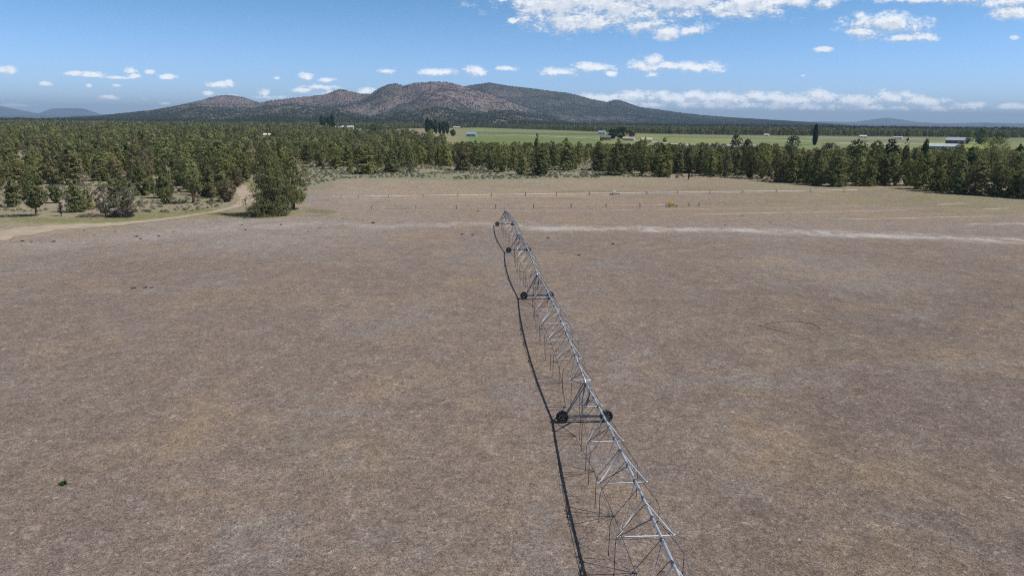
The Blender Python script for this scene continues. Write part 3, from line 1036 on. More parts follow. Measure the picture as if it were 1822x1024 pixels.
def make_tree(name, x, y, h, w, label, cat='tree', group=None, proto=None, meshes=None, rz=None, r=random):
    cm, tm, ph, pw = meshes if meshes else PROTO[proto]
    root = empty(name, (x, y, 0), r.random() * 6.28 if rz is None else rz)
    tag(root, label, cat, group)
    s = (w / pw, w / pw, h / ph)
    for nm, me in (('crown', cm), ('trunk', tm)):
        o = link(nm, me, root)
        o.scale = s
    return root


TAKEN = []     # (x, y, radius) of hand sited trees


def site(px, base, top, wpx, h=None):
    x, y = G(px, base)
    dep = y * math.cos(PITCH) + CAM_H * math.sin(PITCH)
    d = math.hypot(x, y)
    ax = ray(px, top)
    hz = CAM_H + d * ax[2] / math.hypot(ax[0], ax[1])
    w = wpx * dep / FPX
    TAKEN.append((x, y, max(w, 4) * .5))
    return x, y, hz, w


rs = random.Random(5)
# the pair by the bend in the track
x, y, h, w = site(480, 382, 257, 100)
make_tree('juniper_tree', x, y, h, w, 'largest juniper of all, dense down to the grass beside the dirt track bend',
          meshes=make_tree_meshes('large', h, w, 900, 950, 20, .20, M['leaf'], M['bark'], 'juniper', .0, .45, csz=.06), rz=.4)
x, y, h, w = site(522, 372, 286, 56)
make_tree('juniper_tree', x, y, h, w, 'twin-stemmed juniper with a rounded crown close to the right of the largest juniper',
          meshes=make_tree_meshes('twin', h, w, 911, 420, 20, .20, M['leaf'], M['bark'], 'round', .16, .4, True, csz=.08, r0=.32), rz=0)
# left verge
SPECIAL = [
 (65, 384, 311, 42, 'leaf', 'bark', 'umbrella', .22, 'spreading juniper on a short bare trunk by the green verge, left of the bare sapling'),
 (25, 368, 298, 26, 'leaf', 'bark', 'juniper', .05, 'narrow dark juniper nearest the left edge of the front row behind the track'),
 (100, 361, 328, 20, 'leaf', 'bark', 'round', .05, 'small bushy dark juniper behind the pale brush patch on the left'),
 (133, 377, 322, 34, 'leaf', 'bark', 'juniper', .04, 'leafy juniper between the bare dark sapling and the grey thinning juniper'),
 (188, 384, 333, 38, 'leaf_grey', 'greybark', 'round', .12, 'thin grey half-bare juniper just left of the dark brush pile'),
 (232, 383, 333, 42, 'leaf_grey', 'bark', 'round', .05, 'greyish olive bushy juniper standing right behind the dark brush pile'),
 (264, 322, 266, 28, 'leaf_brown', 'greybark', 'round', .2, 'dying dark grey juniper with bare limbs deep in the left wood'),
 (288, 352, 298, 36, 'leaf', 'bark', 'juniper', .05, 'full green juniper left of the red-trunked tree'),
 (294, 362, 338, 16, 'leaf', 'bark', 'juniper', .03, 'very small young juniper at the foot of the full green juniper'),
 (345, 361, 283, 42, 'leaf', 'redbark', 'umbrella', .33, 'tall open tree on a long bare reddish trunk left of the track bend'),
 (377, 351, 300, 32, 'leaf', 'bark', 'juniper', .04, 'dark conical juniper between the red-trunked tree and the brownish bush'),
 (405, 358, 320, 36, 'leaf_brown', 'bark', 'round', .04, 'low brownish bushy juniper at the inner side of the track bend'),
 (420, 333, 298, 30, 'leaf_brown', 'bark', 'round', .06, 'rusty brown juniper just beyond the track bend'),
 (209, 330, 285, 30, 'leaf', 'bark', 'umbrella', .25, 'leaning juniper with a bare dark trunk in the middle of the left wood'),
 (730, 307, 286, 18, 'leaf_grey', 'greybark', 'round', .05, 'grey nearly bare small tree on the sage strip in the front row'),
]
for i, (px, b, t, wp, mat, bark, shp, bs, lab) in enumerate(SPECIAL):
    x, y, h, w = site(px, b, t, wp)
    small = h < 5
    thin = mat in ('leaf_grey',)
    make_tree('juniper_tree', x, y, h, w, lab,
              meshes=make_tree_meshes('special', h, w, 1200 + i * 9, 90 if small else (110 if thin else 280), 14 if thin else 19, .17 if small else .20, M[mat], M[bark], shp, bs, .4,
                                      csz=.09, r0=max(.1, h * (.03 if shp == 'umbrella' else .022))), rz=rs.random() * 6)

# front row along the far edge of the field, left to right
ROW = [(548,292,250,16),(571,297,255,24),(597,301,262,26),(624,306,283,15),(651,309,258,42),(698,306,265,32),(748,289,250,16),(767,292,266,20),
       (795,295,255,26),(823,303,252,28),(846,295,250,20),(873,303,255,24),(893,306,258,24),(914,303,252,22),(928,310,264,20),(958,312,262,34),(980,289,250,20),
       (1006,303,247,32),(1031,290,250,18),(1068,303,248,34),(1098,312,249,34),(1120,306,256,24),(1143,309,250,28),(1161,305,268,14),(1178,314,246,36),(1206,309,262,22),
       (1226,308,262,26),(1244,309,258,18),(1262,313,262,26),(1291,314,264,20),(1309,312,262,20),(1334,317,260,24),(1356,318,255,26),(1384,323,262,30),(1411,325,262,32),
       (1436,326,270,24),(1457,329,263,36),(1491,331,270,44),(1526,330,265,32),(1548,331,270,22),(1574,330,274,34),(1592,329,294,18),(1612,331,285,20),(1637,336,268,40),
       (1667,340,270,34),(1700,344,276,40),(1733,346,284,44),(1765,348,285,28),(1791,350,298,40),(1818,352,288,36),(1850,354,280,40)]
ORD = ['first','second','third','fourth','fifth','sixth','seventh','eighth','ninth','tenth','eleventh','twelfth','thirteenth','fourteenth','fifteenth','sixteenth','seventeenth','eighteenth','nineteenth','twentieth']
TENS = {2: 'twenty', 3: 'thirty', 4: 'forty', 5: 'fifty'}


def ordinal(n):
    if n <= 20: return ORD[n - 1]
    t, u = divmod(n, 10)
    if u == 0: return {3: 'thirtieth', 4: 'fortieth', 5: 'fiftieth'}[t]
    return TENS[t] + '-' + ORD[u - 1]


for i, (px, b, t, wp) in enumerate(ROW):
    x, y, h, w = site(px, b, t, wp * 1.2)
    asp = h / w
    look = 'narrow upright' if asp > 2.0 else ('broad spreading' if asp < 1.45 else 'rounded')
    make_tree('juniper_tree', x, y, h, w, f'{look} juniper, {ordinal(i + 1)} from the left in the row along the far field edge',
              group='junipers along the far field edge', proto=i * 3 % 10, r=rs)

# other tall trees in and beyond the belt
def odd_tree(name, px, b, t, wp, mat, bark, shp, bs, lab, nc=300, per=16, leaf=.26, csz=.085, group=None, lob=.3):
    x, y, h, w = site(px, b, t, wp)
    k = h / 14
    make_tree(name, x, y, h, w, lab, group=group,
              meshes=make_tree_meshes(name, h, w, int(px * 3 + b), nc, per, leaf * max(1, k * .8), M[mat], M[bark], shp, bs, lob, csz=csz), rz=rs.random() * 6)


BACK = [(1306,300,240,22,'leaf_silver','round','pale silvery broadleaf tree rising above the belt, left of the second silvery tree'),
        (1406,300,242,26,'leaf_silver','round','silvery grey broadleaf tree rising above the belt left of the lone poplar'),
        (1326,300,248,20,'leaf_brown','round','brownish round-topped tree beside the pale silvery tree'),
        (1470,305,254,34,'leaf_silver','round','dull silvery broad tree right of the lone poplar'),
        (1519,312,248,34,'leaf_dark','round','dark round-crowned tree behind the belt right of the silvery trees'),
        (1555,312,250,26,'leaf','round','round juniper poking above the belt, next right of the dark round-crowned tree'),
        (1580,312,248,24,'leaf_dark','round','dark domed tree above the belt left of the slim pointed juniper'),
        (1606,312,246,20,'leaf','juniper','slim pointed juniper standing above the belt left of the long shed'),
        (1640,315,247,28,'leaf_dark','juniper','dark pointed juniper directly left of the long blue-white shed'),
        (1722,318,262,28,'leaf_dark','juniper','dark juniper below the gabled barn'),
        (1758,316,246,62,'leaf_light','round','broadest light green tree above the belt right of the gabled barn'),
        (1805,320,256,34,'leaf_dark','juniper','dark pointed juniper above the belt near the right edge of the photo'),
        (765,268,235,22,'leaf_light','round','bright yellow-green tree at the back of the belt below the dark poplar row'),
        (955,284,237,16,'leaf','juniper','slim juniper rising above the belt against the hay field'),
        (1146,285,243,14,'leaf','juniper','slim juniper rising above the belt beside the open shed')]
for (px, b, t, wp, mat, shp, lab) in BACK:
    odd_tree('broadleaf_tree' if mat in ('leaf_silver', 'leaf_light') else 'juniper_tree', px, b, t, wp, mat, 'bark', shp, .06, lab)
for i, (px, t, wp) in enumerate([(573,206,7),(580,209,7),(586,208,8),(592,204,8)]):
    odd_tree('poplar_tree', px, 233, t, wp, 'leaf_dark', 'bark', 'poplar', .02, f'{ordinal(i+1)} from the left of the four tall dark poplars beside the white sheds', 230, 14, .5, .12, 'four poplars beside the white sheds')
for i, (px, t, wp) in enumerate([(761,211,10),(768,214,8),(775,213,8),(783,217,7),(790,216,8),(796,219,7)]):
    odd_tree('poplar_tree', px, 238, t, wp, 'leaf_dark', 'bark', 'poplar', .02, f'{ordinal(i+1)} from the left of the six dark poplars behind the low grey barn', 230, 14, .5, .12, 'six poplars behind the low barn')
odd_tree('poplar_tree', 1449, 258, 221, 9, 'leaf_dark', 'bark', 'poplar', .02, 'lone tall columnar poplar standing in front of the green field', 500, 16, .3, .14, lob=.2)
for (px, b, t, wp, mat, lab) in [(1090,247,230,18,'leaf_dark','left one of two dark round trees beside the blue-roofed house'),
                                 (1106,247,227,22,'leaf_dark','right and taller one of two dark round trees beside the blue-roofed house'),
                                 (1124,247,231,10,'leaf_brown','slender brownish tree right of the two dark round trees'),
                                 (1718,256,234,26,'leaf_green','left one of two big green trees beside the gabled barn'),
                                 (1744,256,231,26,'leaf_green','right one of two big green trees beside the gabled barn'),
                                 (1778,256,237,24,'leaf_green','dark green spreading tree alone in the field at the right'),
                                 (806,242,231,9,'leaf_green','small round tree at the end of the dark poplar row'),
                                 (697,240,226,16,'leaf_green','leafy green tree behind the small white house in the wood'),
                                 (665,240,222,20,'leaf_green','leafy green tree right of the white sheds')]:
    odd_tree('broadleaf_tree', px, b, t, wp, mat, 'bark', 'round', .03, lab, 300, 16, .45, .1)

# ------------------------------------------------------------------ woodland sites


def in_wood(X, Y):
    px, py = proj(X, Y, 0 * X)
    D = np.hypot(X, Y)
    e = poly_y(WOOD_EDGE, px) - 1.5
    fr = poly_y(WOOD_FAR, px)
    ok = (py < e) & (py > fr) & (Y > 20)
    # beyond the hay fields the plain is wooded again
    yr = py - (214 + (px - 911) * math.tan(ROLL))
    edge0 = np.interp(px, [500, 640, 720, 850, 1000, 1150, 1300, 1500, 1822, 2600], [40, 24, 17, 14, 17.5, 22, 23, 23, 23, 24])
    plain = (yr < edge0 - .6) & (px > 500)
    # clearings
    cl = ((px - 428) / 34) ** 2 + ((py - 350) / 24) ** 2 < 1
    cl |= ((px - 1045) / 22) ** 2 + ((py - 296) / 10) ** 2 < 1
    cl |= ((px - 325) / 30) ** 2 + ((py - 362) / 14) ** 2 < 1
    cl |= ((px - 115) / 26) ** 2 + ((py - 372) / 12) ** 2 < 1
    for (gx, gy, ga, gb) in GLADES:
        cl |= ((px - gx) / ga) ** 2 + ((py - gy) / gb) ** 2 < 1 + (fbm(X / 12, Y / 12, 66) - .5)
    gap = fbm(X / 38, Y / 38, 201, 3)
    g2 = gap < np.where(px < 540, np.where(py > 300, .555, .585), .63)
    return ((ok & ~cl & g2) | plain), px, py, yr


def scatter(dmin, dmax, spacing, a0=-41, a1=41, jitter=.46, seed=0):
    """jittered grid of sites inside an azimuth wedge"""
    r = np.random.default_rng(seed)
    R_ = dmax
    xs = np.arange(-R_ * math.sin(math.radians(-a0)), R_ * math.sin(math.radians(a1)), spacing)
    ys = np.arange(dmin * .6, R_, spacing)
    X, Y = np.meshgrid(xs, ys)
    X = X + (np.arange(len(ys)) % 2 * spacing / 2)[:, None]
    X = X + r.uniform(-jitter, jitter, X.shape) * spacing
    Y = Y + r.uniform(-jitter, jitter, Y.shape) * spacing
    X = X.ravel(); Y = Y.ravel()
    D = np.hypot(X, Y); A = np.degrees(np.arctan2(X, Y))
    k = (D > dmin) & (D < dmax) & (A > a0) & (A < a1)
    return X[k], Y[k], r


parts = []
for (d0, d1, sp, seed) in [(150, 700, 8.8, 1), (700, 1400, 10.5, 2), (1400, 2600, 14, 3), (2600, 4300, 21, 4)]:
    X, Y, r = scatter(d0, d1, sp, seed=seed)
    ok, px, py, yr = in_wood(X, Y)
    X, Y, px, py = X[ok], Y[ok], px[ok], py[ok]
    n = len(X)
    young = r.random(n) < .16
    h = np.where(young, r.uniform(4, 7.5, n), r.uniform(8.5, 13.5, n))
    # the belt in front of the hay fields is low enough to look over
    cap = 27 - (r.uniform(250, 264, n) - hor(px)) * np.hypot(X, Y) / FPX
    belt = (px > 790) & (np.hypot(X, Y) < 750)
    h = np.where(r.random(n) < .12, h * 1.25, h)
    w = h * r.uniform(.44, .72, n) * (sp / 8.6) ** .45
    h = h * (sp / 8.6) ** .12
    h = np.where(belt, np.maximum(np.minimum(h, cap), 4), h)
    parts.append(np.c_[X, Y, h, w, px, py])
T = np.concatenate(parts)
tk = np.array(TAKEN)
keep = np.ones(len(T), bool)
for (tx, ty, tr) in tk:
    keep &= np.hypot(T[:, 0] - tx, T[:, 1] - ty) > tr + 2.2
# leave yards open round the buildings
BUILD = [
 # px centre, base py, width px, height px, roof, wall, label, name
 (602,229,13,4.5,'white','white','white shed at the left end of the farmyard by the tall poplars','shed'),
 (619,230,22,7,'pale','pale','long pale blue-roofed house in the farmyard by the tall poplars','farmhouse'),
 (636,234,15,5,'pale','white','low pale shed below the long blue-roofed house','shed'),
 (695,235,14,6,'white','white','small white house in the trees right of the farmyard','farmhouse'),
 (766,243,16,8,'pale','white','low grey barn with a pale roof in front of the six poplars','barn'),
 (839,243,18,9,'blue','paleblue','light blue house with a white gable beside the valley road','farmhouse'),
 (812,229,13,4.5,'tan','tan','tan house at the far edge of the hay field','farmhouse'),
 (1071,239,13,7,'blue','white','white house with a bright blue roof beside the dark trees','farmhouse'),
 (1077,249,19,9,'dark','red','dark roofed shed with a rusty red end wall below the blue-roofed house','shed'),
 (1119,250,22,7,'tan','tan','open-fronted shed with a tan roof right of the dark trees','shed'),
 (1150,253,20,9,'tan','cream','tan shed with a cream end wall, farthest right of the sheds in the middle','shed'),
 (1196,268,10,7,'paleg','paleg','pale mint green shed half hidden behind the tree belt','shed'),
 (1260,266,30,5,'white','white','long low white shed beside the gravel yard','shed'),
 (1364,242,8,4,'white','white','small white barn at the far edge of the fields left of the lone poplar','barn'),
 (1535,245,11,4.5,'white','white','white barn across the fields, left one of the pair right of the lone poplar','barn'),
 (1598,247,13,4,'pale','cream','cream low barn across the fields, right one of the pair past the lone poplar','barn'),
 (1676,266,42,10,'pale','slate','long shed with a whitish roof and slate blue side walls','shed'),
 (1700,256,26,11,'grey','darkwall','large gabled barn with grey roof behind the long blue-white shed','barn'),
 (1785,266,8,5,'white','white','tiny white hut near the right edge behind the tree belt','hut'),
 (478,243,17,6,'cream','cream','cream flat building alone in the middle of the left wood','farmhouse')]
for (px, b, wpx, hpx, *_r) in BUILD:
    x, y = G(px, b)
    u = np.array([x, y]) / math.hypot(x, y)
    rel = T[:, :2] - np.array([x, y])
    al = rel @ u; cr = np.abs(rel @ np.array([-u[1], u[0]]))
    wm = wpx * math.hypot(x, y) / FPX
    # trees in front that would be tall enough to hide the building stay only where its line of sight clears them
    clear = (cr < wm * .75) & (al > -math.hypot(x, y) * (.34 if px < 720 else .12)) & (al < wm * 1.2)
    keep &= ~clear
# a wide green gap in front of valley fields is already left by WOOD_FAR
T = T[keep]
dist = np.hypot(T[:, 0], T[:, 1])
inframe = (T[:, 4] > -10) & (T[:, 4] < 1832)
n_hand = len(TAKEN)
order = np.argsort(np.where(inframe, dist, 1e9))
N_IND = 300 - n_hand
ind = order[:N_IND]
rest = np.setdiff1d(np.arange(len(T)), ind)
rr = random.Random(77)
for q, i in enumerate(ind):
    x, y, h, w, px, py = T[i]
    if px < 545:
        lab, grp = 'olive green juniper standing inside the wood left of the field, behind its front trees', 'junipers inside the left wood'
    elif px < 1150:
        lab, grp = 'olive green juniper standing behind the front row of the middle tree belt', 'junipers behind the middle front row'
    else:
        lab, grp = 'dark olive juniper packed behind the front row of the right tree belt', 'junipers behind the right front row'
    make_tree('juniper_tree', x, y, h, w, lab, group=grp, proto=rr.randrange(10), r=rr)

# ------------------------------------------------------------------ instanced far woodland (one mass)


def gn_scatter(name, pts, scl, rot, idx, protos, kind_label=None):
    pc = bpy.data.collections.new(name + '_kinds')
    for k, me in enumerate(protos):
        o = bpy.data.objects.new(f'{name}_kind', me)
        pc.objects.link(o)
    me = bpy.data.meshes.new(name)
    me.vertices.add(len(pts))
    me.vertices.foreach_set('co', np.asarray(pts, np.float32).ravel())
    a = me.attributes.new('scl', 'FLOAT_VECTOR', 'POINT'); a.data.foreach_set('vector', np.asarray(scl, np.float32).ravel())
    a = me.attributes.new('rot', 'FLOAT', 'POINT'); a.data.foreach_set('value', np.asarray(rot, np.float32))
    a = me.attributes.new('idx', 'INT', 'POINT'); a.data.foreach_set('value', np.asarray(idx, np.int32))
    me.update()
    o = link(name, me)
    tag(o, kind='stuff')
    ng = bpy.data.node_groups.new(name, 'GeometryNodeTree')
    ng.interface.new_socket('Geometry', in_out='INPUT', socket_type='NodeSocketGeometry')
    ng.interface.new_socket('Geometry', in_out='OUTPUT', socket_type='NodeSocketGeometry')
    N = ng.nodes.new; L = ng.links.new
    gi = N('NodeGroupInput'); go = N('NodeGroupOutput')
    iop = N('GeometryNodeInstanceOnPoints')
    ci = N('GeometryNodeCollectionInfo')
    ci.inputs['Collection'].default_value = pc
    ci.inputs['Separate Children'].default_value = True
    ci.inputs['Reset Children'].default_value = True
    def attr(nm, t):
        n_ = N('GeometryNodeInputNamedAttribute'); n_.data_type = t
        n_.inputs['Name'].default_value = nm
        return n_.outputs['Attribute']
    cx = N('ShaderNodeCombineXYZ')
    L(attr('rot', 'FLOAT'), cx.inputs[2])
    L(gi.outputs[0], iop.inputs['Points'])
    L(ci.outputs[0], iop.inputs['Instance'])
    iop.inputs['Pick Instance'].default_value = True
    L(attr('idx', 'INT'), iop.inputs['Instance Index'])
    L(cx.outputs[0], iop.inputs['Rotation'])
    L(attr('scl', 'FLOAT_VECTOR'), iop.inputs['Scale'])
    L(iop.outputs[0], go.inputs[0])
    md = o.modifiers.new('scatter', 'NODES')
    md.node_group = ng
    return o


def merged_proto(seed, nc, per, leaf, mat, shape, w=.52, base=.05, csz=.1, trunk=True):
    """unit height tree"""
    cen, f = crown_centres(1.0, w, nc, seed, base, shape, .4)
    V, F, t = leaf_cloud(cen, w * csz * (0.7 + .6 * np.random.default_rng(seed).random(nc)), per, leaf, seed + 2)
    V[:, 2] = np.maximum(V[:, 2], 0.004)
    mats = [mat]
    fm = [0] * len(F)
    if trunk:
        mb = MB()
        mb.tube([(0, 0, -.02), (0, 0, .25)], [.03, .02], 4)
        V2 = np.concatenate(mb.v)
        F2 = np.array(mb.f4) + len(V)
        V = np.vstack([V, V2]); F = np.vstack([F, F2]); t = np.r_[t, np.zeros(len(V2))]
        mats.append(M['bark']); fm += [1] * len(F2)
    me = mesh_from('far_tree', V, F, mats, fm)
    set_tint(me, t)
    return me


near_p = [merged_proto(300 + k, 110, 12, .028, M['leaf'] if k not in (2, 5) else M['leaf_light'], 'juniper' if k % 2 else 'round') for k in range(8)]
far_p = [merged_proto(400 + k, 40, 6, .062, M['leaf'] if k != 3 else M['leaf_light'], 'juniper' if k % 2 else 'round', trunk=False) for k in range(5)]
low_p = [merged_proto(500 + k, 16, 4, .15, M['scrub'], 'round', w=.9, csz=.16, trunk=False) for k in range(4)]
TR = T[rest]; dr = dist[rest]
r = np.random.default_rng(8)
for nm, lo, hi, pr in [('juniper_woodland', 0, 1100, near_p), ('far_juniper_woodland', 1100, 2600, far_p), ('plain_woodland', 2600, 9000, low_p)]:
    k = (dr >= lo) & (dr < hi)
    Q = TR[k]
    wn = .52 if pr is not low_p else .9
    gn_scatter(nm, np.c_[Q[:, 0], Q[:, 1], Q[:, 0] * 0], np.c_[Q[:, 3] / wn, Q[:, 3] / wn, Q[:, 2]], r.random(len(Q)) * 6.28, r.integers(0, len(pr), len(Q)), pr)
print('trees', len(T), 'individual', len(ind), 'hand', n_hand)

# hillside junipers
from mathutils.bvhtree import BVHTree
n = 240000
A = r.uniform(HA[0, 0], HA[0, -1], n)
D = np.sqrt(r.uniform(2750 ** 2, 8900 ** 2, n))
fa = (A - HA[0, 0]) / (HA[0, 1] - HA[0, 0])
ia = np.clip(fa.astype(int), 0, HA.shape[1] - 2); ta = fa - ia
dl = HD[:, 0]
jd = np.clip(np.searchsorted(dl, D) - 1, 0, len(dl) - 2); td = (D - dl[jd]) / (dl[jd + 1] - dl[jd])
Z = (HZ[jd, ia] * (1 - ta) + HZ[jd, ia + 1] * ta) * (1 - td) + (HZ[jd + 1, ia] * (1 - ta) + HZ[jd + 1, ia + 1] * ta) * td
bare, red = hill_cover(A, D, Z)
X = D * np.sin(A); Y = D * np.cos(A)
clump = fbm(X / 90, Y / 90, 301, 3)
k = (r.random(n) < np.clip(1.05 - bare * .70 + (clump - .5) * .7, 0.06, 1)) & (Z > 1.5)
X, Y, Z = X[k], Y[k], Z[k]
hh = r.uniform(4.5, 8, len(X)); ww = r.uniform(6, 10.5, len(X)) / .9
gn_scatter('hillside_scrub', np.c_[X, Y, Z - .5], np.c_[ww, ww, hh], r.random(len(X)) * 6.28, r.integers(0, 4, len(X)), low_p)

# sagebrush
def bush_proto(seed, mat):
    r_ = np.random.default_rng(seed)
    n_ = 26
    th = r_.random(n_) * 6.28; rr_ = r_.random(n_) ** .5 * .42
    cen = np.c_[rr_ * np.cos(th), rr_ * np.sin(th), .12 + (1 - (rr_ / .5) ** 2) * .38 * r_.random(n_)]
    V, F, t = leaf_cloud(cen, np.full(n_, .14), 8, .07, seed)
    V[:, 2] = np.maximum(V[:, 2], 0)
    me = mesh_from('bush', V, F, [mat])
    set_tint(me, t)
    return me


sage_p = [bush_proto(600 + k, M['sage']) for k in range(4)]
X, Y, r = scatter(150, 520, 2.3, seed=21)
px, py = proj(X, Y, 0 * X)
fe = poly_y(FIELD_EDGE, px)
dn = fbm(X / 16, Y / 16, 401)
left_ok = (px < 470) & (py < np.minimum(fe - 12, 378)) & (dn > .46)
strip_ok = (px > 535) & (px < 1180) & (py < fe - 3) & (py > 286) & (dn > .36)
right_ok = (px > 1180) & (px < 1420) & (py < fe - 1) & (py > fe - 12) & (dn > .5)
sk = ((left_ok | strip_ok | right_ok) & (r.random(len(X)) < .62))
sd = np.full(len(X), 1e9)
tw = [(*G(p[0], p[1]), p[2]) for p in TRACK]
sd = seg_dist(X, Y, tw)
sk &= sd > 5
X, Y = X[sk], Y[sk]
s = r.uniform(.7, 2.1, len(X))
gn_scatter('sagebrush', np.c_[X, Y, X * 0 - .02], np.c_[s, s, s * .85], r.random(len(X)) * 6.28, r.integers(0, 4, len(X)), sage_p)

# ------------------------------------------------------------------ farm buildings
PAINT = {'white': (.60, .62, .64), 'pale': (.46, .51, .56), 'blue': (.26, .36, .46), 'paleblue': (.28, .37, .42), 'tan': (.48, .42, .33), 'dark': (.16, .15, .15),
         'red': (.34, .12, .08), 'cream': (.74, .68, .56), 'paleg': (.55, .70, .62), 'slate': (.20, .27, .36), 'grey': (.42, .46, .52), 'darkwall': (.11, .09, .085)}
PM = {k: simple_mat('paint_' + k, v, .55, 0, .08, .3) for k, v in PAINT.items()}
M['window'] = simple_mat('window_glass', (.04, .05, .06), .15, 0, .1, 1)
M['door'] = simple_mat('door_panel', (.30, .30, .30), .5, 0, .1, 1)


def gable_building(name, px, b, wpx, hpx, roof, wall, label, i):
    x, y = G(px, b)
    d = math.hypot(x, y)
    L = wpx * .9 * d / FPX
    Ht = hpx * .85 * d / FPX
    dep = L * .45 if L > 30 else L * .65
    if L > 40: dep = 16
    root = empty(name, (x, y, 0), -math.atan2(x, y) + [0.12, -.2, .25, -.1][i % 4])
    tag(root, label, 'house' if name == 'farmhouse' else name)
    eh = Ht * .58
    mb = MB()
    l, w = L / 2, dep / 2
    V = [(-l,-w,-.5),(l,-w,-.5),(l,w,-.5),(-l,w,-.5),(-l,-w,eh),(l,-w,eh),(l,w,eh),(-l,w,eh),(-l,0,Ht - .15),(l,0,Ht - .15)]
    mb.add(V, [[0,1,5,4],[2,3,7,6],[3,0,4,7],[1,2,6,5],[4,8,7],[5,6,9],[0,3,2,1]])
    wl = mb.build('wall', PM[wall], root)
    mb = MB()
    o, t = .5, .25
    sl_ = (Ht - eh) / w
    zl = eh - o * sl_
    for sg in (-1, 1):
        P = [(-l-o, sg*(w+o), zl), (l+o, sg*(w+o), zl), (l+o, 0, Ht), (-l-o, 0, Ht)]
        P += [(a, b_, c + t) for a, b_, c in P]
        F = [[0,1,2,3],[4,7,6,5],[0,4,5,1],[1,5,6,2],[2,6,7,3],[3,7,4,0]]
        if sg > 0: F = [f[::-1] for f in F]
        mb.add(P, F)
    mb.build('roof', PM[roof], root)
    nwin = max(2, int(L / 9))
    for k in range(nwin):
        mb = MB()
        xx = -l + (k + .5) * L / nwin
        if k == nwin // 2:
            mb.box((xx, -w - .04, eh * .38), (min(3.2, L * .2), .1, eh * .76))
            mb.build('door', M['door'], root)
        else:
            mb.box((xx, -w - .04, eh * .58), (min(2.4, L * .12), .1, eh * .34))
            mb.build('window', M['window'], root)


for i, (px, b, wpx, hpx, roof, wall, lab, nm) in enumerate(BUILD):
    gable_building(nm, px, b, wpx, hpx, roof, wall, lab, i)

# ------------------------------------------------------------------ centre pivot irrigation machine
TW = [(6.80, 58.35), (3.93, 103.0), (1.28, 141.4), (-1.97, 178.4)]
d01 = np.array(TW[0]) - np.array(TW[1]); d01 /= np.linalg.norm(d01)
T0 = tuple(np.array(TW[0]) + d01 * 44)
TOW = [T0] + TW
PH = 3.85
pivot = empty('irrigation_machine', (TW[0][0], TW[0][1], 0))
tag(pivot, 'long galvanised centre-pivot irrigation machine on wheeled towers crossing the bare field', 'irrigation machine')
PO = np.array([TW[0][0], TW[0][1], 0.0])


def bar(mb, a, b, r, n=5):
    mb.tube([np.array(a, float) - PO, np.array(b, float) - PO], r, n)


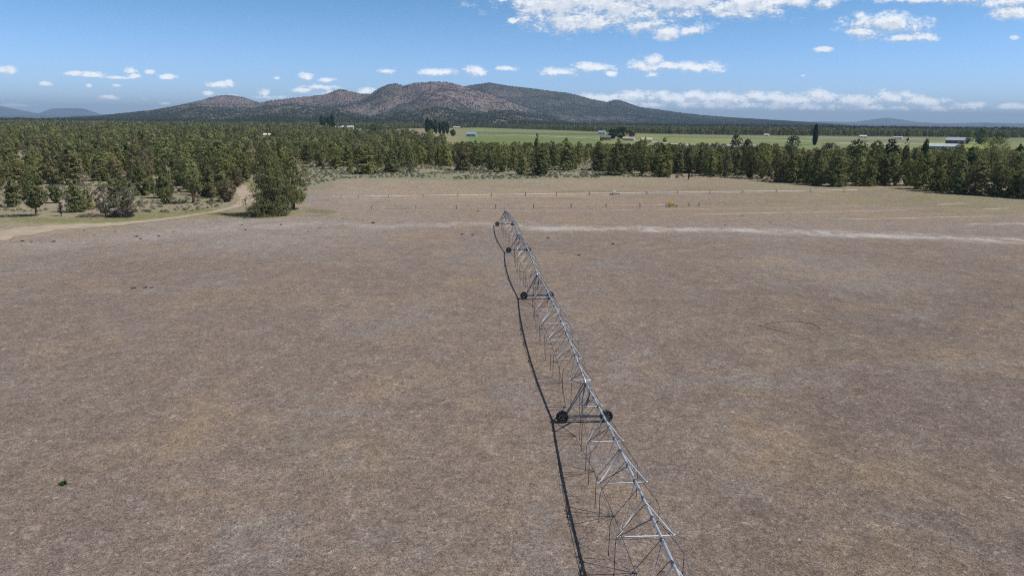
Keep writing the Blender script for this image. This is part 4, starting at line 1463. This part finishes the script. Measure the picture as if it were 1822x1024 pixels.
def build_span(A, B, seed):
    A = np.array([A[0], A[1], PH]); B = np.array([B[0], B[1], PH])
    L = np.linalg.norm(B - A)
    u = (B - A) / L
    s = np.array([u[1], -u[0], 0.0])        # to the right of travel away from the viewer
    if s[0] < 0: s = -s
    camber = .85
    P = lambda t: A + u * L * t + np.array([0, 0, camber * 4 * t * (1 - t)])
    mb = MB()
    N = 28
    mb.tube([P(k / N) - PO for k in range(N + 1)], 0.088, 10)
    pipe = mb.build('span_pipe', M['steel'], pivot, smooth=True)
    tag(pipe)
    K = 7
    # pipe joints and gooseneck outlets
    mb = MB()
    for k in range(1, K):
        c = P(k / K) - PO
        mb.tube([c - u * .05, c + u * .05], 0.16, 10)
    for k in range(K):
        for e in (-.17, .17):
            c = P((k + .5) / K + e / K) - PO
            mb.tube([c - u * .10, c + u * .10], 0.13, 8)
    mb.build('pipe_flanges', M['steel_dark'], pipe)
    nodeL = []; nodeR = []
    for k in range(K):
        t = (k + .5) / K
        e = min(k, K - 1 - k)
        hw = [.95, 1.38, 1.66, 1.72][e]
        dz = [1.15, 1.65, 1.85, 1.9][e]
        c = P(t)
        l = c - s * hw - np.array([0, 0, dz]); r_ = c + s * hw - np.array([0, 0, dz])
        nodeL.append(l); nodeR.append(r_)
        mb = MB()
        a1 = P(t - .17 / K) + np.array([0, 0, -.05]); a2 = P(t + .17 / K) + np.array([0, 0, -.05])
        bar(mb, a2, l, .046); bar(mb, l, r_, .034); bar(mb, a2, r_, .03)
        mb.box(l - PO, (.12, .14, .12)); mb.box(r_ - PO, (.12, .14, .12))
        mb.build('truss_strut', M['steel_sunlit'], pipe)
        mb = MB()
        bar(mb, a1, l, .036); bar(mb, a1, r_, .03)
        mb.build('truss_strut', M['steel_dark'], pipe)  # struts turned from the sun: shade painted as darker steel
    for nodes in (nodeL, nodeR):
        mb = MB()
        seq = [A - np.array([0, 0, .15])] + nodes + [B - np.array([0, 0, .15])]
        for a, b in zip(seq[:-1], seq[1:]):
            thick = a is seq[0] or b is seq[-1]
            bar(mb, a, b, .042 if thick else .021, 5 if thick else 4)
        mb.build('truss_rod', M['rod'], pipe)
    # long thin diagonal rods from joints to the truss nodes
    mb = MB()
    for k in range(K - 1):
        j = P((k + 1) / K)
        for nodes in (nodeL, nodeR):
            bar(mb, j, nodes[k], .018, 4); bar(mb, j, nodes[k + 1], .018, 4)
    mb.build('diagonal_rods', M['rod'], pipe)
    # drop hoses
    r = random.Random(seed)
    n = int(L / 1.7)
    for q in range(n):
        t = (q + .5) / n
        side = -1 if q % 3 != 2 else 1
        nodes = nodeL if side < 0 else nodeR
        seq = [A - np.array([0, 0, .15])] + nodes + [B - np.array([0, 0, .15])]
        ts = [0] + [(k + .5) / K for k in range(K)] + [1]
        rx = np.array([np.interp(t, ts, [v[i] for v in seq]) for i in range(3)])
        c = P(t)
        out = s * side
        mb = MB()
        if abs((rx - c)[2]) < .4:
            rx = c + out * .5 + np.array([0, 0, -.4])
        p0 = c + np.array([0, 0, .1]); p1 = c + out * .12 + np.array([0, 0, .26])
        p2 = c + out * .3 + np.array([0, 0, .1])
        p3 = rx + out * .05 + np.array([0, 0, .04])
        sw = r.uniform(-.15, .15)
        low = r.uniform(.25, .6)
        p4 = rx + out * .12 + u * sw * .4 + np.array([0, 0, -.35])
        p5 = np.array([rx[0], rx[1], 0]) + out * .12 + u * sw + np.array([0, 0, low])
        mb.tube([v - PO for v in (p0, p1, p2, p3, p4, p5)], [.022, .022, .019, .019, .021, .024], 5)
        e = p5 - PO
        mb.tube([e + np.array([0, 0, .02]), e - np.array([0, 0, .14])], [.028, .045], 6)
        mb.build('drop_hose', M['hose'], pipe)


def build_tower(A, B, seed, box=True, end=False):
    c = np.array([A[0], A[1], 0.0]) - PO
    u = np.array([B[0] - A[0], B[1] - A[1], 0.0]); u /= np.linalg.norm(u)
    s = np.array([u[1], -u[0], 0.0])
    if s[0] < 0: s = -s
    W = 2.06
    zb = .62
    mb = MB()
    # base beam
    def b(a, e, r, n=6): mb.tube([a, e], r, n)
    z = lambda q: np.array([0, 0, q])
    top = c + z(PH - .08)
    b(c - s * (W - .15) + z(zb), c + s * (W - .15) + z(zb), .095, 8)
    for sg in (-1, 1):
        foot = c + s * sg * (W - .28) + z(zb + .06)
        for e in (-1, 1):
            b(foot + u * e * .10, top + u * e * .34 + s * sg * .10, .05, 6)
        b(foot * .45 + top * .55 - u * .2, foot * .45 + top * .55 + u * .2, .025, 4)
    q = .42
    la = c + s * -1 * (W - .28) + z(zb + .06); ra = c + s * (W - .28) + z(zb + .06)
    b(la * (1 - q) + top * q, ra * (1 - q) + top * q, .025, 5)
    b(c + z(1.45) - s * .1, top - u * 2.3 + z(.12), .05, 5)
    b(c + z(1.45) + s * .1, top - u * 2.3 + z(.12), .05, 5)
    mb.box(c + z(zb), (.42, .30, .26))
    mb.tube([c + s * .2 + z(zb - .16), c + s * (W - .2) + z(zb - .16)], .03, 6)
    mb.tube([c - s * .2 + z(zb - .16), c - s * (W - .2) + z(zb - .16)], .03, 6)
    # saddle plates on the pipe
    mb.tube([top - u * .42, top + u * .42], .05, 6)
    mb.box(top + z(.0), (.34, .5, .10))
    tw = mb.build('drive_tower', M['steel'] if seed < 0 else M['steel_dark'], pivot)
    for sg in (-1, 1):
        hub = c + s * sg * W + z(.57) - u * .0
        Rw, wd = .56, .30
        mb = MB()
        n = 28
        prof = [(.33, -.10), (.36, -.14), (.50, -.15), (.56, -.10), (.57, 0), (.56, .10), (.50, .15), (.36, .14), (.33, .10)]
        V = []
        for k in range(n):
            t = 2 * PI * k / n
            rad = s * math.cos(t) + z(math.sin(t))
            lug = 0.03 if k % 2 else 0
            for (pr, pu) in prof:
                V.append(hub + rad * (pr + (lug if pr > .55 else 0)) + u * pu)
        m_ = len(prof)
        F = []
        for k in range(n):
            for j in range(m_ - 1):
                F.append([k*m_ + j, ((k+1) % n)*m_ + j, ((k+1) % n)*m_ + j + 1, k*m_ + j + 1])
        mb.add(V, F, 0)
        # rim: barrel and disc with openings read as spokes
        V = []
        for k in range(n):
            t = 2 * PI * k / n
            rad = s * math.cos(t) + z(math.sin(t))
            V += [hub + rad * .335 + u * .10, hub + rad * .335 - u * .10, hub + rad * .22 + u * .02, hub + rad * .10 - u * .04, hub + rad * .02 - u * .05]
        F = []
        for k in range(n):
            k2 = (k + 1) % n
            F.append([k*5, k2*5, k2*5+1, k*5+1])
            if k % 4 < 3:
                F.append([k*5, k2*5, k2*5+2, k*5+2])
            F.append([k*5+2, k2*5+2, k2*5+3, k*5+3])
            F.append([k*5+3, k2*5+3, k2*5+4, k*5+4])
        mb.add(V, F, 1)
        mb.tube([hub - u * .16, hub + u * .12], .09, 10, 1)
        mb.build('wheel', [M['rubber'], M['rim']], tw)
    if box:
        mb = MB()
        o = top + s * .28 + u * -.15 + z(.20)
        mb.box(o, (.26, .18, .42))
        mb.tube([o - z(.2), o - z(.5)], .02, 5)
        mb.build('control_box', M['white_box'], tw)
    if end:
        mb = MB()
        mb.tube([top, top + u * 1.6 + z(.05)], .07, 8)
        mb.tube([top + u * 1.55 + z(.05), top + u * 1.6 + z(.9), top + u * 2.2 + z(1.3)], [.05, .045, .03], 6)
        mb.tube([top - s * .1, top - s * .12 + z(.95)], .02, 5)
        mb.build('end_gun', M['steel_dark'], tw)


for k in range(4):
    build_span(TOW[k], TOW[k + 1], k)
for k in range(5):
    nx = TOW[k + 1] if k < 4 else tuple(2 * np.array(TOW[4]) - np.array(TOW[3]))
    build_tower(TOW[k], nx, k, end=(k == 4))

# ------------------------------------------------------------------ wheel lines


def wheel_line_wheel(parent, c, u, R_=.72):
    s = np.array([u[1], -u[0], 0.0])        # rolling direction
    mb = MB()
    n = 22
    ring = [c + s * math.cos(2*PI*k/n) * R_ + np.array([0, 0, math.sin(2*PI*k/n) * R_]) for k in range(n + 1)]
    mb.tube(ring, .032, 5, caps=False)
    for k in range(8):
        t = 2 * PI * k / 8
        mb.tube([c, c + s * math.cos(t) * R_ + np.array([0, 0, math.sin(t) * R_])], .022, 4)
    mb.tube([c - u * .12, c + u * .12], .11, 8)
    return mb.build('wheel', M['old_iron'], parent)


def wheel_line(name, pxs, ends, label, mover, mcol, mlab, pr=.09):
    a = np.array([*G(*ends[0]), .74]); b = np.array([*G(*ends[1]), .74])
    root = empty(name, (a[0], a[1], 0))
    tag(root, label, 'sprinkler line')
    O = np.array([a[0], a[1], 0])
    u = (b - a) / np.linalg.norm(b - a)
    mb = MB()
    L = np.linalg.norm(b - a)
    n = int(L / 12.2)
    for k in range(n):
        mb.tube([a - O + u * L * k / n, a - O + u * L * (k + .985) / n], pr, 6)
        mb.tube([a - O + u * (L * (k + .98) / n), a - O + u * (L * (k + 1.0) / n)], pr * 1.5, 6)
    mb.build('lateral_pipe', M['alu_bright'] if pr > .05 else M['alu'], root)
    for px in pxs:
        # nearest point on the line for this bearing
        d = ray(px, ends[0][1]); dd = np.array([d[0], d[1]])
        A = np.array([[u[0], -dd[0]], [u[1], -dd[1]]])
        t = np.linalg.solve(A, -a[:2])[0]
        for off in ((0.0,) if px > 0 else (0,)):
            wheel_line_wheel(root, a - O + u * (t + off), u)
    # mover
    px = mover
    d = ray(px, ends[0][1]); dd = np.array([d[0], d[1]])
    t = np.linalg.solve(np.array([[u[0], -dd[0]], [u[1], -dd[1]]]), -a[:2])[0]
    c = a - O + u * t
    s = np.array([u[1], -u[0], 0])
    mb = MB()
    g0 = c.copy(); g0[2] = .45
    for e in (-1.25, 1.25):
        mb.tube([g0 + u * e - s * 1.5, g0 + u * e + s * 1.5], .06, 6)
        for q in (-1.5, 1.5):
            n_ = 14
            cc = g0 + u * e + s * q
            ring = [cc + s * math.cos(2*PI*k/n_) * .42 + np.array([0, 0, math.sin(2*PI*k/n_) * .42]) for k in range(n_ + 1)]
            mb.tube(ring, .06, 5, caps=False)
            mb.tube([cc - s * .4, cc + s * .4], .03, 4)
    for q in (-1.0, 1.0):
        mb.tube([g0 + s * q - u * 1.25, g0 + s * q + u * 1.25], .06, 6)
    mb.tube([g0 - s, c + np.array([0, 0, .3])], .04, 5)
    mb.tube([g0 + s, c + np.array([0, 0, .3])], .04, 5)
    fr = mb.build('mover_frame', M['old_iron'], root)
    mb = MB()
    ang = math.atan2(u[1], u[0])
    mb.box(g0 + np.array([0, 0, .62]) - s * .35, (1.5, .9, .75), rz=ang)
    mb.box(g0 + np.array([0, 0, 1.08]) - s * .35, (1.1, .7, .17), rz=ang)
    mb.tube([g0 + np.array([0, 0, 1.1]), g0 + np.array([.0, 0, 1.5])], .04, 6)
    e = mb.build('engine_cover', mcol, root)
    tag(e, mlab)
    return root


wheel_line('wheel_line', [607, 638, 691, 753, 815, 874, 935, 990, 1048, 1150, 1205, 1262, 1320, 1380, 1440, 1500], [(592, 353.5), (1524, 341)],
           'farther long wheel line sprinkler with a white engine mover, near the sage strip', 1093, M['white_box'], 'white engine cover of the mover')
wheel_line('wheel_line', [661, 740, 812, 882, 949, 1016, 1078, 1138, 1225, 1243], [(655, 374), (1250, 367)],
           'nearer wheel line sprinkler with dark iron wheels and a yellow engine mover', 1194, M['yellow'], 'yellow engine cover of the mover', .035)


# loose pipe lying by the yellow mover
def hand_pipe(p0, p1, r, label):
    a = np.array([*G(*p0), r + .03]); b = np.array([*G(*p1), r + .03])
    mb = MB()
    n = max(1, round(np.linalg.norm(b - a) / 12.2))
    for k in range(n):
        q0 = (b - a) * k / n; q1 = (b - a) * (k + 1) / n
        mb.tube([q0, q0 + (q1 - q0) * .97], r, 7)
        mb.tube([q0 + (q1 - q0) * .96, q1], r * 1.4, 7)
    o = mb.build('irrigation_pipe', M['alu'], None, tuple(a))
    tag(o, label, 'pipe')


hand_pipe((1168, 366.5), (1190, 365.8), .12, 'single short cream pipe lying against the yellow engine mover')
hand_pipe((1245, 381.8), (1612, 374.2), .06, 'longest pale aluminium pipe string lying in the right half of the field')
hand_pipe((1490, 391), (1768, 385), .07, 'pale pipe string lying nearest to the whitish streak on the right')
hand_pipe((1668, 364), (1714, 362.2), .08, 'short pale pipe farthest back on the green patch at the right')
hand_pipe((1748, 373), (1795, 371), .08, 'short pale pipe nearest the right edge of the field')

# ------------------------------------------------------------------ small ground things


def tuft(name, px, py, size, mat, label, group=None, seed=0, h=1.0, nb=60):
    x, y = G(px, py)
    r = np.random.default_rng(seed)
    V = []; F = []
    for k in range(nb):
        a = r.random() * 6.28; rr_ = r.random() ** .5 * size * .4
        bx, by = rr_ * math.cos(a), rr_ * math.sin(a)
        L = size * (.4 + .6 * r.random()) * h
        tl = r.normal(size=2) * .45 * size * .7
        wd = size * .045
        n_ = np.array([-math.sin(a + 1), math.cos(a + 1), 0]) * wd
        p = np.array([bx, by, -.01]); q = np.array([bx + tl[0], by + tl[1], L])
        m_ = (p + q) / 2 + np.array([0, 0, L * .15])
        i = len(V)
        V += [p - n_, p + n_, m_ + n_, m_ - n_, q]
        F.append([i, i+1, i+2, i+3]); F.append([i+3, i+2, i+4])
    mb = MB(); mb.add(V, F)
    me = mb.mesh(name, mat)
    set_tint(me, np.repeat(r.random(nb), 5))
    o = link(name, me, None, (x, y, 0))
    tag(o, label, 'plant', group)
    return o


tuft('green_weed', 113, 861, .55, M['weed'], 'bright green weed tuft alone on the bare near field at the left', seed=3, h=.6, nb=110)
for i, (px, py, s) in enumerate([(150,410,1.1),(168,418,.9),(205,412,1.0),(243,421,1.6),(250,425,1.2),(40,429,1.3),(56,430,1.1),(96,430,1.6),(283,420,1.3),(310,412,1.0),
                                 (430,401,1.2),(437,409,1.0),(500,400,1.2),(548,412,1.0),(664,397,2.0),(569,406,1.0),(610,390,.9),(822,417,1.5),(841,418,1.3),(851,376,1.2),
                                 (1091,434,1.4),(1030,454,1.2),(238,513,1.4),(258,512,1.2),(270,512,1.2),(975,424,1.4),(1370,396,1.1),(1320,384,.9),(900,392,.8),(1290,400,.8)]):
    tuft('dry_weed', px, py, s * .5, M['dryweed'], 'low dark clump of dead weed on the open field', 'dead weed clumps on the open field', seed=40 + i, h=.45, nb=60)


def stick_heap(name, px, py, L, W, H, mat, label, seed, n=260, rad=.035):
    x, y = G(px, py)
    r = random.Random(seed)
    mb = MB()
    for k in range(n):
        t = r.uniform(-1, 1); q = r.uniform(-1, 1)
        hz = H * max(.05, (1 - t * t)) * r.random()
        c = np.array([t * L / 2, q * W / 2, hz])
        a = r.random() * 6.28; e = r.uniform(-.3, .9)
        l = r.uniform(.4, 1.5)
        d = np.array([math.cos(a) * math.cos(e), math.sin(a) * math.cos(e), math.sin(e)]) * l / 2
        mb.tube([c - d, c + d * .2 + np.array([0, 0, .05]), c + d], [rad, rad * .8, rad * .4], 3, caps=False)
    o = mb.build(name, mat, None, (x, y, 0))
    tag(o, label, 'brush pile')
    return o


M['charred'] = simple_mat('dark_dead_wood', (.035, .032, .036), .9, 0, .4, 5)
stick_heap('brush_pile', 213, 386, 6.2, 3.4, 2.4, M['charred'], 'dark heap of dead branches on the green verge left of the dirt track', 5, 420, .07)
stick_heap('brush_pile', 1075, 312, 7.0, 2.5, 1.6, M['greybark'], 'grey fallen branches at the field edge in front of the middle tree belt', 6, 240, .06)
stick_heap('brush_pile', 160, 386, 7.0, 3.0, 1.0, M['greybark'], 'low pale grey scatter of branches between the green verge and the thin grey juniper', 7, 260, .05)


def bare_sapling(px, b, t, wpx, label, seed, mat):
    x, y, h, w = site(px, b, t, wpx)
    r = random.Random(seed)
    root = empty('bare_tree', (x, y, 0)); tag(root, label, 'tree')
    mb = MB()
    mb.tube([(0, 0, -.1), (.1, 0, h * .5), (0, .1, h)], [.14, .08, .02], 6)
    mb.build('trunk', mat, root)
    mb = MB()
    for k in range(70):
        z = h * r.uniform(.12, .95); a = r.random() * 6.28; L = w * .5 * r.uniform(.5, 1.1) * (1.1 - z / h * .6)
        p = np.array([0.05, 0, z]); q = p + np.array([math.cos(a) * L, math.sin(a) * L, L * .5])
        mb.tube([p, q], [.05, .015], 3, caps=False)
        for j in range(4):
            s_ = p + (q - p) * r.uniform(.3, .9)
            mb.tube([s_, s_ + np.array([r.uniform(-.5, .5), r.uniform(-.5, .5), r.uniform(.1, .6)])], [.025, .01], 3, caps=False)
    mb.build('branches', mat, root)


bare_sapling(109, 384, 360, 14, 'bare dark leafless sapling beside the green verge right of the spreading juniper', 3, M['charred'])
bare_sapling(151, 345, 304, 14, 'pale grey dead tree in the middle of the left wood', 4, M['greybark'])
bare_sapling(1225, 320, 307, 5, 'thin bare dark sapling standing on the field edge before the right tree belt', 8, M['charred'])

# ------------------------------------------------------------------ haze
def build_haze():
    m = bpy.data.materials.new('haze')
    m.use_nodes = True
    t = m.node_tree
    t.nodes.clear()
    out = t.nodes.new('ShaderNodeOutputMaterial')
    v = t.nodes.new('ShaderNodeVolumePrincipled')
    v.inputs['Color'].default_value = (0.50, 0.71, 1.0, 1)
    v.inputs['Density'].default_value = 5.0e-5
    v.inputs['Anisotropy'].default_value = 0.0
    t.links.new(v.outputs[0], out.inputs['Volume'])
    mb = MB()
    mb.box((0, 0, 285), (70000, 70000, 590), 0)   # from 10 m under the ground to 580 m
    o = mb.build('haze', m)
    tag(o, kind='stuff')


build_haze()
